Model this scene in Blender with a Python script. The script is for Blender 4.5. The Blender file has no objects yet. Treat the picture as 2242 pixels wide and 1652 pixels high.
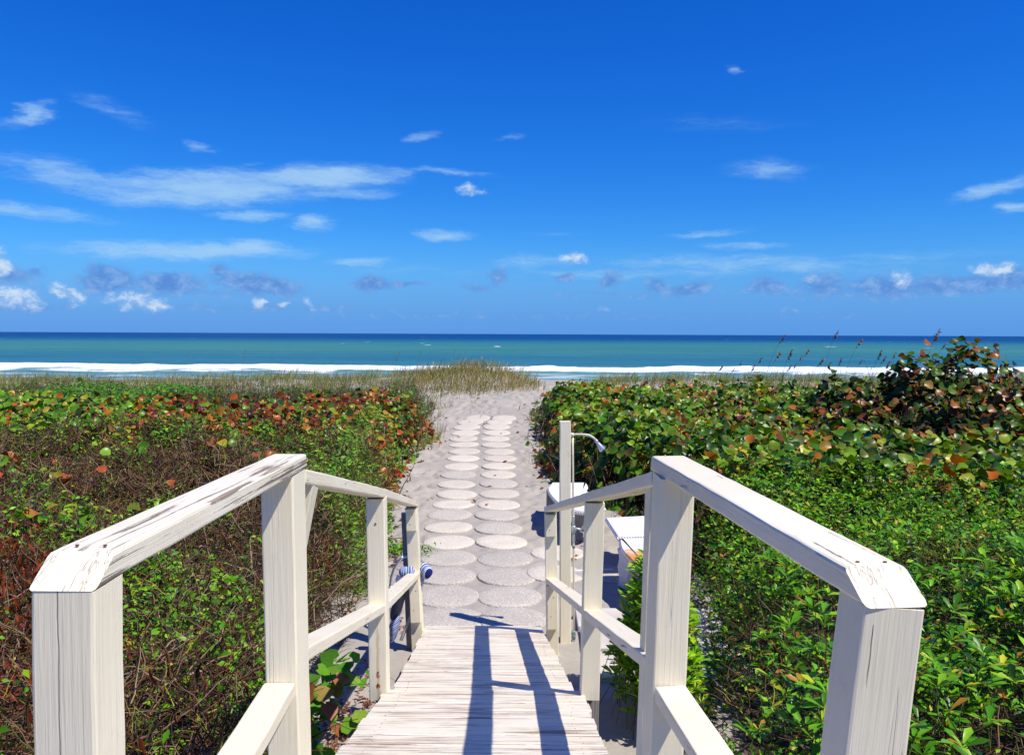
import bpy, bmesh, math, random
import numpy as np
from mathutils import Vector, Matrix

random.seed(7)
rng = np.random.default_rng(11)
D = bpy.data
SC = bpy.context.scene
COL = SC.collection
PI = math.pi

# ------------------------------------------------------------------ camera
EYE = Vector((0.0, 0.0, 2.45))
PITCH = math.atan((826 - 731) / 1800.0)
ROLL = math.radians(0.25)
CAM_M = Matrix.Rotation(PI / 2 - PITCH, 3, 'X') @ Matrix.Rotation(ROLL, 3, 'Z')
cam_data = D.cameras.new('camera')
cam_data.sensor_fit = 'HORIZONTAL'
cam_data.sensor_width = 36.0
cam_data.lens = 36.0 * 1800 / 2242
cam_data.clip_start = 0.05
cam_data.clip_end = 120000
cam = D.objects.new('camera', cam_data)
cam.matrix_world = Matrix.Translation(EYE) @ CAM_M.to_4x4()
COL.objects.link(cam)
SC.camera = cam


def ray(u, v):
    return (CAM_M @ Vector(((u - 1121) / 1800.0, -(v - 826) / 1800.0, -1.0))).normalized()


def P(u, v, y):
    """world point at depth y (metres ahead) that the photograph shows at u, v (2242 px wide view)"""
    d = ray(u, v)
    return EYE + d * (y / d.y)


# ------------------------------------------------------------------ light and sky
SUN_V = Vector((0.52, -0.34, 1.0)).normalized()          # towards the sun
SUN_EL = math.asin(SUN_V.z)
SUN_AZ = math.atan2(SUN_V.x, SUN_V.y)
sun_data = D.lights.new('sun', 'SUN')
sun_data.energy = 5.0
sun_data.angle = math.radians(0.53)
sun_data.color = (1.0, 0.94, 0.82)
sun = D.objects.new('sun', sun_data)
sun.rotation_euler = (-SUN_V).to_track_quat('-Z', 'Y').to_euler()
sun.location = (20, -12, 40)
COL.objects.link(sun)

vs = SC.view_settings
vs.view_transform = 'Standard'
vs.look = 'None'
vs.exposure = 0.17
vs.gamma = 1.0
vs.use_curve_mapping = False


class NT:
    """small helper to write node trees"""
    def __init__(self, tree):
        self.t = tree
        tree.nodes.clear()

    def n(self, typ, **kw):
        nd = self.t.nodes.new(typ)
        for k, v in kw.items():
            if k == 'i':
                for kk, vv in v.items():
                    if hasattr(vv, 'is_output') or isinstance(vv, bpy.types.NodeSocket):
                        self.t.links.new(vv, nd.inputs[kk])
                    else:
                        nd.inputs[kk].default_value = vv
            else:
                setattr(nd, k, v)
        return nd

    def math(self, op, a, b=None, c=None, clamp=False):
        nd = self.t.nodes.new('ShaderNodeMath')
        nd.operation = op
        nd.use_clamp = clamp
        for k, v in enumerate((a, b, c)):
            if v is None:
                continue
            if isinstance(v, bpy.types.NodeSocket):
                self.t.links.new(v, nd.inputs[k])
            else:
                nd.inputs[k].default_value = v
        return nd.outputs[0]

    def vmath(self, op, a, b=None):
        nd = self.t.nodes.new('ShaderNodeVectorMath')
        nd.operation = op
        for k, v in enumerate((a, b)):
            if v is None:
                continue
            if isinstance(v, bpy.types.NodeSocket):
                self.t.links.new(v, nd.inputs[k])
            else:
                nd.inputs[k].default_value = v
        return nd.outputs['Value'] if op in ('LENGTH', 'DOT_PRODUCT') else nd.outputs[0]

    def noise(self, vec, scale, detail=3.0, rough=0.55, dist=0.0, dims='3D', w=None):
        nd = self.n('ShaderNodeTexNoise', noise_dimensions=dims)
        if vec is not None:
            self.t.links.new(vec, nd.inputs['Vector'])
        nd.inputs['Scale'].default_value = scale
        nd.inputs['Detail'].default_value = detail
        nd.inputs['Roughness'].default_value = rough
        nd.inputs['Distortion'].default_value = dist
        if w is not None:
            self.t.links.new(w, nd.inputs['W'])
        return nd.outputs['Fac']

    def mapping(self, vec, loc=(0, 0, 0), rot=(0, 0, 0), scale=(1, 1, 1), typ='POINT'):
        nd = self.n('ShaderNodeMapping', vector_type=typ)
        self.t.links.new(vec, nd.inputs['Vector'])
        nd.inputs['Location'].default_value = loc
        nd.inputs['Rotation'].default_value = rot
        nd.inputs['Scale'].default_value = scale
        return nd.outputs[0]

    def maprange(self, v, a, b, c=0.0, d=1.0, smooth=True):
        nd = self.n('ShaderNodeMapRange', interpolation_type='SMOOTHSTEP' if smooth else 'LINEAR')
        self.t.links.new(v, nd.inputs['Value'])
        for k, x in zip(('From Min', 'From Max', 'To Min', 'To Max'), (a, b, c, d)):
            if isinstance(x, bpy.types.NodeSocket):
                self.t.links.new(x, nd.inputs[k])
            else:
                nd.inputs[k].default_value = x
        return nd.outputs[0]

    def mix(self, fac, a, b, typ='RGBA', blend='MIX'):
        nd = self.n('ShaderNodeMix', data_type=typ)
        if typ == 'RGBA':
            nd.blend_type = blend
            ia, ib, out = 6, 7, 2
        else:
            ia, ib, out = 2, 3, 0
        for k, v in ((0, fac), (ia, a), (ib, b)):
            if isinstance(v, bpy.types.NodeSocket):
                self.t.links.new(v, nd.inputs[k])
            else:
                nd.inputs[k].default_value = v if not isinstance(v, tuple) or len(v) == 4 else v + (1.0,)
        return nd.outputs[out]

    def ramp(self, fac, stops, interp='LINEAR'):
        nd = self.n('ShaderNodeValToRGB')
        nd.color_ramp.interpolation = interp
        el = nd.color_ramp.elements
        while len(el) < len(stops):
            el.new(0.5)
        for e, (p, c) in zip(el, stops):
            e.position = p
            e.color = c if len(c) == 4 else tuple(c) + (1.0,)
        self.t.links.new(fac, nd.inputs[0])
        return nd.outputs[0]


def srgb(r, g, b):
    f = lambda c: (c / 255.0) / 12.92 if c / 255.0 <= 0.04045 else ((c / 255.0 + 0.055) / 1.055) ** 2.4
    return (f(r), f(g), f(b))


world = D.worlds.new('World')
SC.world = world
world.use_nodes = True
w = NT(world.node_tree)
wout = w.n('ShaderNodeOutputWorld')
bg = w.n('ShaderNodeBackground')
bg.inputs['Strength'].default_value = 0.1
w.t.links.new(bg.outputs[0], wout.inputs['Surface'])
sky = w.n('ShaderNodeTexSky', sky_type='NISHITA')
sky.sun_disc = False
sky.sun_elevation = SUN_EL
sky.sun_rotation = SUN_AZ
sky.altitude = 0.0
sky.air_density = 1.0
sky.dust_density = 0.2
sky.ozone_density = 3.0
def grade(col):
    """the film's response to the sky: deep saturated blue overhead"""
    sc_ = w.n('ShaderNodeSeparateColor')
    w.t.links.new(col, sc_.inputs[0])
    cc_ = w.n('ShaderNodeCombineColor')
    for k, (gm, gn) in enumerate(((1.50, 0.44), (1.12, 0.73), (0.80, 1.17))):
        v = w.math('POWER', w.math('MULTIPLY', sc_.outputs[k], 0.1), gm)
        w.t.links.new(w.math('MULTIPLY', v, gn * 10.0), cc_.inputs[k])
    return cc_.outputs[0]


hs = w.n('ShaderNodeHueSaturation')
hs.inputs['Hue'].default_value = 0.497
hs.inputs['Saturation'].default_value = 1.30
hs.inputs['Value'].default_value = 1.0
w.t.links.new(sky.outputs[0], hs.inputs['Color'])
skycol = grade(hs.outputs[0])
# clouds live at fixed compass bearings and elevations, infinitely far off
tc = w.n('ShaderNodeTexCoord')
sep = w.n('ShaderNodeSeparateXYZ')
w.t.links.new(tc.outputs['Generated'], sep.inputs[0])
az = w.math('ARCTAN2', sep.outputs[0], sep.outputs[1])
el = w.math('ARCSINE', sep.outputs[2])
cmb = w.n('ShaderNodeCombineXYZ')
w.t.links.new(az, cmb.inputs[0])
w.t.links.new(el, cmb.inputs[1])
pv = cmb.outputs[0]


def azel(u, v):
    d = ray(u, v)
    return math.atan2(d.x, d.y), math.asin(d.z)


def warp(scale_vec, amp_vec, detail, sc=1.0, off=(0, 0, 0), rough=0.6):
    m = w.mapping(pv, loc=off, scale=scale_vec)
    nn = w.n('ShaderNodeTexNoise', noise_dimensions='3D')
    w.t.links.new(m, nn.inputs['Vector'])
    nn.inputs['Scale'].default_value = sc
    nn.inputs['Detail'].default_value = detail
    nn.inputs['Roughness'].default_value = rough
    c = w.vmath('SUBTRACT', nn.outputs['Color'], (0.5, 0.5, 0.5))
    return w.vmath('ADD', pv, w.vmath('MULTIPLY', c, amp_vec))


def blobs(vec, items, grow=1.0):
    acc = None
    for (u, v, ru, rv, rot, amp) in items:
        a, e = azel(u, v)
        ru, rv = ru * grow, rv * grow
        m = w.mapping(vec, loc=(a, e, 0), rot=(0, 0, rot), scale=(ru / 1800.0, rv / 1800.0, 1.0), typ='TEXTURE')
        m = w.vmath('MULTIPLY', m, (1, 1, 0))
        L = w.vmath('LENGTH', m)
        b = w.maprange(L, 1.0, 0.0, 0.0, amp)
        acc = b if acc is None else w.math('MAXIMUM', acc, b)
    return acc


R_ = math.radians
cirrus_items = [
    (470, 412, 330, 50, R_(4), 0.92), (700, 390, 220, 36, R_(4), 1.0), (170, 392, 220, 42, R_(-9), 0.55), (330, 425, 200, 40, R_(0), 0.7), (740, 425, 160, 16, R_(4), 0.6), (980, 376, 150, 10, R_(-3), 0.55),
    (780, 425, 120, 16, R_(4), 0.5), (60, 463, 180, 20, R_(-4), 0.7), (545, 470, 110, 18, 0, 0.7), (690, 490, 75, 22, 0, 0.8),
    (975, 513, 85, 17, 0, 0.85), (400, 548, 330, 26, R_(1), 0.85), (560, 545, 120, 24, 0, 0.9), (790, 573, 95, 14, R_(2), 0.7),
    (55, 250, 80, 18, R_(24), 0.72), (250, 245, 120, 22, R_(-20), 0.35), (430, 321, 36, 14, R_(-12), 0.6), (930, 298, 60, 12, R_(12), 0.5),
    (1110, 300, 36, 8, R_(8), 0.4), (1680, 372, 115, 30, R_(-4), 0.5), (2180, 408, 120, 22, R_(14), 0.65), (2235, 452, 40, 16, 0, 0.75),
    (1605, 151, 26, 11, 0, 0.45), (1560, 272, 260, 30, R_(-2), 0.20), (1560, 510, 110, 10, R_(4), 0.5), (1640, 538, 120, 12, R_(-2), 0.5),
    (1650, 578, 460, 30, R_(-2), 0.52), (1450, 600, 420, 16, R_(1), 0.45), (1180, 575, 130, 26, 0, 0.5), (1290, 600, 220, 14, 0, 0.45), (560, 357, 30, 6, R_(8), 0.4),
    (1210, 512, 130, 10, 0, 0.22), (2000, 560, 260, 20, 0, 0.30), (900, 590, 300, 18, 0, 0.25),
]
white_items = [
    (1030, 414, 42, 16, R_(-6), 0.95), (1258, 566, 34, 16, 0, 0.9), (30, 652, 62, 24, R_(-12), 1.0), (150, 646, 42, 20, R_(-35), 0.95), (300, 660, 72, 22, R_(-5), 1.0),
    (566, 658, 17, 13, 0, 0.9), (617, 664, 22, 9, 0, 0.55), (682, 666, 28, 12, R_(-40), 0.6), (0, 580, 22, 40, 0, 0.95), (1972, 612, 24, 24, 0, 0.8),
    (2175, 588, 48, 18, 0, 0.9), (1780, 616, 26, 26, 0, 0.4), (1730, 678, 26, 12, 0, 0.35), (1325, 675, 30, 10, 0, 0.25),
]
grey_items = [
    (238, 612, 62, 34, 0, 1.0), (370, 620, 80, 26, R_(-4), 0.95), (482, 594, 26, 20, 0, 0.8), (560, 622, 110, 26, R_(-6), 0.95), (815, 622, 55, 18, 0, 0.85), (890, 620, 60, 9, 0, 0.6),
    (1088, 606, 30, 26, R_(30), 0.7), (1045, 630, 50, 14, 0, 0.55), (1238, 607, 26, 14, 0, 0.75), (1335, 614, 32, 20, R_(30), 0.75), (1437, 627, 32, 22, 0, 0.7), (1510, 632, 62, 18, R_(6), 0.75),
    (1680, 626, 50, 22, 0, 0.75), (1800, 624, 60, 34, 0, 0.7), (1930, 628, 90, 28, 0, 0.8), (2100, 624, 140, 24, R_(3), 0.8), (2220, 612, 70, 26, 0, 0.75), (75, 597, 28, 16, R_(25), 0.6),
    (20, 607, 50, 22, 0, 0.7), (560, 672, 420, 16, 0, 0.34), (1950, 640, 380, 13, 0, 0.42), (1350, 645, 330, 11, 0, 0.32), (380, 640, 330, 12, 0, 0.40), (1100, 690, 600, 14, 0, 0.25), (60, 672, 120, 14, 0, 0.45), (1790, 690, 300, 12, 0, 0.2),
]
X10 = lambda r, g, b: tuple(8.7 * c for c in srgb(r, g, b))
hz = w.math('MULTIPLY', w.maprange(el, 0.115, 0.0, 0.0, 1.0), 0.85)
skyS = w.mix(hz, skycol, X10(84, 152, 235))


def clouded(cirrus, whites, greys):
    bgn = w.n('ShaderNodeBackground')
    bgn.inputs['Strength'].default_value = 0.1
    pc = warp((11, 30, 1), (0.085, 0.022, 0), 7.0, off=(3.1, 1.7, 0), rough=0.66)
    c_ = blobs(pc, cirrus, 1.25)
    strand = w.noise(w.mapping(pc, rot=(0, 0, R_(-5)), scale=(20, 95, 1)), 1.0, 8.0, 0.72)
    c_ = w.math('ADD', c_, w.math('MULTIPLY', w.math('SUBTRACT', strand, 0.52), w.maprange(c_, 0.0, 0.35, 0.0, 1.3)))
    c_ = w.math('MULTIPLY', w.maprange(c_, 0.05, 1.0, 0.0, 1.0), 0.80, clamp=True)
    out = w.mix(c_, skyS, X10(172, 214, 248))
    pw = warp((38, 52, 1), (0.020, 0.016, 0), 4.0, off=(7.3, 2.2, 0))
    billow = w.noise(w.mapping(pw, scale=(62, 84, 1)), 1.0, 5.0, 0.62)
    lump = w.math('MULTIPLY', w.math('SUBTRACT', billow, 0.5), 1.5)
    if greys:
        gb0 = blobs(pw, greys, 1.45)
        g_ = w.maprange(w.math('ADD', gb0, w.math('MULTIPLY', lump, w.maprange(gb0, 0.0, 0.25))), 0.08, 0.68)
        gcol = w.mix(w.maprange(billow, 0.35, 0.7), X10(88, 140, 216), X10(132, 176, 234))
        out = w.mix(w.math('MULTIPLY', g_, 0.88), out, gcol)
    if whites:
        wb0 = blobs(pw, whites, 1.35)
        h_ = w.maprange(w.math('ADD', wb0, w.math('MULTIPLY', lump, w.maprange(wb0, 0.0, 0.3))), 0.12, 0.95)
        wcol = w.mix(w.maprange(billow, 0.35, 0.65), X10(140, 184, 238), X10(214, 232, 250))
        out = w.mix(w.math('MULTIPLY', h_, 0.88), out, wcol)
    w.t.links.new(out, bgn.inputs['Color'])
    return bgn.outputs[0]


def mixsh(fac, a, b):
    nd = w.n('ShaderNodeMixShader')
    for k, v in enumerate((fac, a, b)):
        w.t.links.new(v, nd.inputs[k])
    return nd.outputs[0]


w.t.links.new(skyS, bg.inputs['Color'])
E0 = azel(1121, 480)[1]
hi = clouded([q for q in cirrus_items if q[1] < 530], [q for q in white_items if q[1] < 530], [])
lo = clouded([q for q in cirrus_items if q[1] > 370], [q for q in white_items if q[1] > 370], grey_items)
cl = mixsh(w.math('GREATER_THAN', el, E0), lo, hi)
# the drifting clouds fill the part of the sky over the sea; the rest is clear
win = w.math('MULTIPLY', w.maprange(w.math('ABSOLUTE', az), 0.78, 0.64), w.maprange(el, 0.46, 0.40))
win = w.math('MULTIPLY', win, w.math('GREATER_THAN', el, -0.005))
w.t.links.new(mixsh(win, bg.outputs[0], cl), wout.inputs['Surface'])


# ------------------------------------------------------------------ object helpers
def tag(o, label=None, cat=None, group=None, kind=None):
    if label: o['label'] = label
    if cat: o['category'] = cat
    if group: o['group'] = group
    if kind: o['kind'] = kind
    return o


def empty(name, loc, label, cat, group=None):
    o = D.objects.new(name, None)
    o.location = loc
    o.empty_display_size = 0.1
    COL.objects.link(o)
    return tag(o, label, cat, group)


def world_loc(o):
    v = Vector(o.location)
    while o.parent is not None:
        o = o.parent
        v = v + Vector(o.location)
    return v


def link(name, mesh, parent=None, M=None, mat=None):
    """link mesh as an object; M is its wanted world matrix (parents are never rotated)"""
    o = D.objects.new(name, mesh)
    COL.objects.link(o)
    if mat is not None and len(mesh.materials) == 0:
        mesh.materials.append(mat)
    M = M.copy() if M is not None else Matrix.Identity(4)
    if parent is not None:
        o.parent = parent
        off = world_loc(parent)
        if parent.type == 'MESH':
            M = parent['_m'] @ M if False else M
        M = Matrix.Translation(-off) @ M
    o.matrix_basis = M
    return o


def mesh_np(name, V, T, cols=None, smooth=False, attr='tint'):
    """mesh from numpy vertices (n,3) and faces (m,3|4)"""
    me = D.meshes.new(name)
    V = np.ascontiguousarray(V, dtype=np.float32)
    T = np.ascontiguousarray(T, dtype=np.int32)
    k = T.shape[1]
    me.vertices.add(len(V))
    me.vertices.foreach_set('co', V.ravel())
    me.loops.add(T.size)
    me.loops.foreach_set('vertex_index', T.ravel())
    me.polygons.add(len(T))
    me.polygons.foreach_set('loop_start', np.arange(0, T.size, k, dtype=np.int32))
    me.polygons.foreach_set('loop_total', np.full(len(T), k, dtype=np.int32))
    if smooth:
        me.polygons.foreach_set('use_smooth', np.ones(len(T), dtype=bool))
    if cols is not None:
        a = me.color_attributes.new(attr, 'FLOAT_COLOR', 'POINT')
        c4 = np.ones((len(V), 4), dtype=np.float32)
        c4[:, :3] = cols
        a.data.foreach_set('color', c4.ravel())
    me.update(calc_edges=True)
    return me


def smooth_mesh(me, flag=True):
    me.polygons.foreach_set('use_smooth', np.full(len(me.polygons), flag))
    return me


# cheap smooth value noise in numpy
_perm = rng.random((64, 64))


def vnoise(x, y, s=1.0, seed=0):
    x = np.asarray(x, dtype=float) * s + 17.3 * seed
    y = np.asarray(y, dtype=float) * s + 9.1 * seed
    xi, yi = np.floor(x).astype(int), np.floor(y).astype(int)
    fx, fy = x - xi, y - yi
    fx, fy = fx * fx * (3 - 2 * fx), fy * fy * (3 - 2 * fy)
    g = lambda a, b: _perm[a % 64, b % 64]
    return ((g(xi, yi) * (1 - fx) + g(xi + 1, yi) * fx) * (1 - fy) + (g(xi, yi + 1) * (1 - fx) + g(xi + 1, yi + 1) * fx) * fy) * 2 - 1


def fbm(x, y, s=1.0, seed=0, o=4):
    r = 0
    for k in range(o):
        r = r + vnoise(x, y, s * 2 ** k, seed + k) * 0.5 ** k
    return r


def sstep(a, b, x):
    t = np.clip((np.asarray(x, dtype=float) - a) / (b - a), 0, 1)
    return t * t * (3 - 2 * t)


# ------------------------------------------------------------------ materials
def new_mat(name):
    m = D.materials.new(name)
    m.use_nodes = True
    t = NT(m.node_tree)
    out = t.n('ShaderNodeOutputMaterial')
    bs = t.n('ShaderNodeBsdfPrincipled')
    m.node_tree.links.new(bs.outputs[0], out.inputs['Surface'])
    return m, t, bs


def setc(t, bs, **kw):
    names = {'col': 'Base Color', 'rough': 'Roughness', 'spec': 'Specular IOR Level', 'metal': 'Metallic', 'normal': 'Normal'}
    for k, v in kw.items():
        s = bs.inputs[names[k]]
        if isinstance(v, bpy.types.NodeSocket):
            t.t.links.new(v, s)
        else:
            s.default_value = v if not (isinstance(v, tuple) and len(v) == 3) else v + (1.0,)


def bump(t, h, strength=0.3, dist=0.01):
    b = t.n('ShaderNodeBump')
    b.inputs['Strength'].default_value = strength
    b.inputs['Distance'].default_value = dist
    t.t.links.new(h, b.inputs['Height'])
    return b.outputs[0]


def wood_paint(name, peel, paint=(0.74, 0.71, 0.65), bare=(0.20, 0.165, 0.14), bare2=(0.33, 0.27, 0.22), stretch=2.2, fine=75.0, rust=False, stain=0.25, split=None, crack=0.3):
    m, t, bs = new_mat(name)
    co = t.n('ShaderNodeTexCoord').outputs['Object']
    oi = t.n('ShaderNodeObjectInfo').outputs['Random']
    off = t.n('ShaderNodeCombineXYZ')
    for k in range(3):
        t.t.links.new(t.math('MULTIPLY', oi, 37.0 + 11 * k), off.inputs[k])
    p = t.vmath('ADD', co, off.outputs[0])
    grain = t.noise(t.mapping(p, scale=(stretch * 1.6, fine * 1.7, fine * 1.7)), 1.0, 5.0, 0.62, 0.4)
    streak = t.noise(t.mapping(p, scale=(stretch, fine * 0.62, fine * 0.62)), 1.0, 6.0, 0.68, 0.5)
    patch = t.noise(t.mapping(p, scale=(3.0, 9.0, 9.0)), 1.0, 3.0, 0.6)
    lowf = t.noise(p, 2.6, 3.0, 0.55)
    thr = t.math('SUBTRACT', 0.80 - 0.34 * peel, t.math('MULTIPLY', t.math('SUBTRACT', patch, 0.5), 0.34 * min(1.0, 0.4 + peel)))
    nx_ = t.n('ShaderNodeSeparateXYZ')
    t.t.links.new(t.n('ShaderNodeTexCoord').outputs['Normal'], nx_.inputs[0])
    side_ = t.maprange(t.math('ABSOLUTE', nx_.outputs[0]), 0.25, 0.4, 1.0, 0.0)
    mask = t.math('MULTIPLY', t.maprange(t.math('SUBTRACT', streak, thr), -0.004, 0.012), side_)
    crack = t.noise(t.mapping(p, scale=(0.7, 17, 17)), 1.0, 2.0, 0.5, 0.25)
    ck = t.maprange(t.math('ABSOLUTE', t.math('SUBTRACT', crack, 0.43)), 0.0, 0.0035, 1.0, 0.0)
    ck = t.math('MULTIPLY', ck, t.maprange(t.noise(t.mapping(p, scale=(2.2, 4, 4)), 1.0, 2.0), 0.56, 0.64))
    ck = t.math('MULTIPLY', ck, crack)
    ec = t.noise(t.mapping(p, scale=(0.0, 34.0, 9.0)), 1.0, 3.0, 0.6, 0.8)
    ec = t.maprange(t.math('ABSOLUTE', t.math('SUBTRACT', ec, 0.5)), 0.0, 0.010, 0.30, 0.0)
    ck = t.math('MAXIMUM', ck, t.math('MULTIPLY', ec, t.math('SUBTRACT', 1.0, side_)))
    pc2 = t.mix(t.maprange(lowf, 0.3, 0.7), paint, tuple(c * k for c, k in zip(paint, (0.94, 0.925, 0.88))))
    pc2 = t.mix(t.math('MULTIPLY', t.maprange(grain, 0.52, 0.75), stain), pc2, tuple(c * 0.78 for c in paint))
    dirt = t.noise(p, 11.0, 5.0, 0.7)
    pc2 = t.mix(t.maprange(dirt, 0.60, 0.80, 0.0, 0.30), pc2, (0.42, 0.38, 0.31))
    bc = t.mix(t.maprange(grain, 0.35, 0.65), bare, bare2)
    col = t.mix(mask, pc2, bc)
    col = t.mix(t.math('MULTIPLY', ck, 0.85), col, (0.07, 0.055, 0.045))
    if split:
        # one drying crack down the face: across position, from, to along the timber
        sc_ = t.n('ShaderNodeSeparateXYZ')
        t.t.links.new(co, sc_.inputs[0])
        wv_ = t.math('MULTIPLY', t.math('SUBTRACT', t.noise(t.mapping(co, scale=(9, 0, 0)), 1.0, 3.0), 0.5), 0.007)
        ds_ = t.math('ABSOLUTE', t.math('SUBTRACT', t.math('ADD', sc_.outputs[1], wv_), split[0]))
        ln_ = t.math('MULTIPLY', t.maprange(ds_, 0.0003, 0.0011, 1.0, 0.0), t.maprange(sc_.outputs[0], split[1], split[1] + 0.03))
        ln_ = t.math('MULTIPLY', ln_, t.maprange(sc_.outputs[0], split[2] - 0.02, split[2], 1.0, 0.0))
        col = t.mix(t.math('MULTIPLY', ln_, 0.6), col, (0.14, 0.11, 0.08))
        ck = t.math('MAXIMUM', ck, ln_)
    if rust:
        sp = t.n('ShaderNodeSeparateXYZ')
        t.t.links.new(co, sp.inputs[0])
        y_ = t.math('ADD', sp.outputs[1], t.math('MULTIPLY', t.math('SUBTRACT', t.noise(co, 30.0, 2.0), 0.5), 0.012))
        line = t.maprange(t.math('ABSOLUTE', t.math('SUBTRACT', y_, 0.0)), 0.003, 0.010, 1.0, 0.0)
        line = t.math('MULTIPLY', line, t.maprange(sp.outputs[0], -0.05, -0.2, 0.0, 0.55))
        col = t.mix(line, col, (0.52, 0.33, 0.12))
        for xr in (-0.378, -0.428):
            v = t.vmath('SUBTRACT', t.vmath('MULTIPLY', co, (1, 1, 0)), (xr, 0.0, 0))
            r = t.math('ADD', t.vmath('LENGTH', v), t.math('MULTIPLY', t.math('SUBTRACT', t.noise(co, 60.0, 3.0), 0.5), 0.014))
            col = t.mix(t.maprange(r, 0.006, 0.013, 1.0, 0.0), col, (0.42, 0.17, 0.03))
    h = t.math('SUBTRACT', t.math('MULTIPLY', grain, 0.4), t.math('MULTIPLY', mask, 0.35))
    h = t.math('SUBTRACT', h, t.math('MULTIPLY', ck, 1.2))
    setc(t, bs, col=col, rough=t.maprange(mask, 0, 1, 0.48, 0.85), spec=0.35, normal=bump(t, h, 0.8, 0.005))
    return m


M_POST = wood_paint('post_paint', 0.10, paint=(0.85, 0.775, 0.585), stain=0.5)
M_POST_RUST = wood_paint('post_paint_rusty', 0.10, paint=(0.85, 0.775, 0.585), rust=True)
M_POST_SPLIT = wood_paint('post_paint_split', 0.08, paint=(0.85, 0.775, 0.585), stain=0.5, split=(0.0065, -2.0, 2.0))
M_POST_SHORT = wood_paint('post_paint_short_split', 0.08, paint=(0.85, 0.775, 0.585), stain=0.5, split=(0.028, 0.91, 1.01))
M_CAP = wood_paint('cap_rail_peeling', 0.70, paint=(0.84, 0.765, 0.61), bare=(0.17, 0.14, 0.115), bare2=(0.34, 0.27, 0.20), stretch=1.3, fine=115)
M_CAP2 = wood_paint('cap_rail_worn', 0.37, paint=(0.83, 0.75, 0.585), bare=(0.18, 0.15, 0.125), bare2=(0.34, 0.28, 0.22))
M_MIDRAIL = wood_paint('mid_rail_paint', 0.42, paint=(0.84, 0.76, 0.59))
M_DECK = wood_paint('deck_paint', 0.70, paint=(0.80, 0.725, 0.60), bare=(0.27, 0.17, 0.135), bare2=(0.48, 0.36, 0.29), stretch=1.5, fine=105)
M_GREYWOOD = wood_paint('weathered_grey_wood', 1.9, paint=(0.4, 0.37, 0.33), bare=(0.17, 0.155, 0.145), bare2=(0.34, 0.31, 0.285))


def leaf_mat(name, gloss=0.35, spec=0.5, trans=0.35, attr='tint', tone=0.92):
    m = D.materials.new(name)
    m.use_nodes = True
    t = NT(m.node_tree)
    out = t.n('ShaderNodeOutputMaterial')
    bs = t.n('ShaderNodeBsdfPrincipled')
    at = t.mix(1.0, t.n('ShaderNodeAttribute', attribute_name=attr).outputs['Color'], (tone, tone, tone), blend='MULTIPLY')
    geo = t.n('ShaderNodeNewGeometry').outputs['Position']
    v = t.noise(geo, 45.0, 2.0, 0.6)
    col = t.mix(t.maprange(v, 0.3, 0.7, 0.0, 0.35), at, t.mix(1.0, at, (0.75, 0.62, 0.5), blend='MULTIPLY'))
    setc(t, bs, col=col, rough=gloss, spec=spec)
    tr = t.n('ShaderNodeBsdfTranslucent')
    t.t.links.new(t.mix(1.0, col, (1.25, 1.15, 0.55), blend='MULTIPLY'), tr.inputs['Color'])
    mx = t.n('ShaderNodeMixShader')
    mx.inputs[0].default_value = trans
    t.t.links.new(bs.outputs[0], mx.inputs[1])
    t.t.links.new(tr.outputs[0], mx.inputs[2])
    t.t.links.new(mx.outputs[0], out.inputs['Surface'])
    return m


M_LEAF = leaf_mat('leaf_glossy', 0.34, 0.26, 0.22)
M_LEAF_SOFT = leaf_mat('leaf_soft', 0.42, 0.2, 0.24)
M_GRASS = leaf_mat('grass_blade', 0.5, 0.3, 0.3, tone=0.95)
M_TWIG = leaf_mat('twig_bark', 0.75, 0.2, 0.0, tone=0.72)

# sand
M_SAND, t, bs = new_mat('sand')
geo = t.n('ShaderNodeNewGeometry').outputs['Position']
n1 = t.noise(geo, 1.1, 5.0, 0.6)
n2 = t.noise(geo, 14.0, 5.0, 0.7)
n3 = t.noise(geo, 160.0, 2.0, 0.6)
soil = t.n('ShaderNodeAttribute', attribute_name='tint').outputs['Color']
sepc = t.n('ShaderNodeSeparateColor')
t.t.links.new(soil, sepc.inputs[0])
c = t.mix(t.maprange(n1, 0.3, 0.7), (0.365, 0.332, 0.290), (0.425, 0.388, 0.340))
c = t.mix(t.maprange(n2, 0.35, 0.7, 0.0, 0.5), c, (0.32, 0.29, 0.252))
c = t.mix(t.maprange(n3, 0.40, 0.75, 0.0, 0.35), c, (0.30, 0.27, 0.235))
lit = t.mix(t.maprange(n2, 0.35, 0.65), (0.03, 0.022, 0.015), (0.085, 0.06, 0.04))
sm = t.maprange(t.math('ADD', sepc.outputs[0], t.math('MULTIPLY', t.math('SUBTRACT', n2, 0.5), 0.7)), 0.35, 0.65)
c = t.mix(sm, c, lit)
wet = sepc.outputs[1]
c = t.mix(wet, c, (0.24, 0.20, 0.165))
hgt = t.math('ADD', t.math('MULTIPLY', n2, 1.0), t.math('MULTIPLY', n3, 0.25))
setc(t, bs, col=c, rough=0.9, spec=0.15, normal=bump(t, hgt, 0.6, 0.012))

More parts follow.
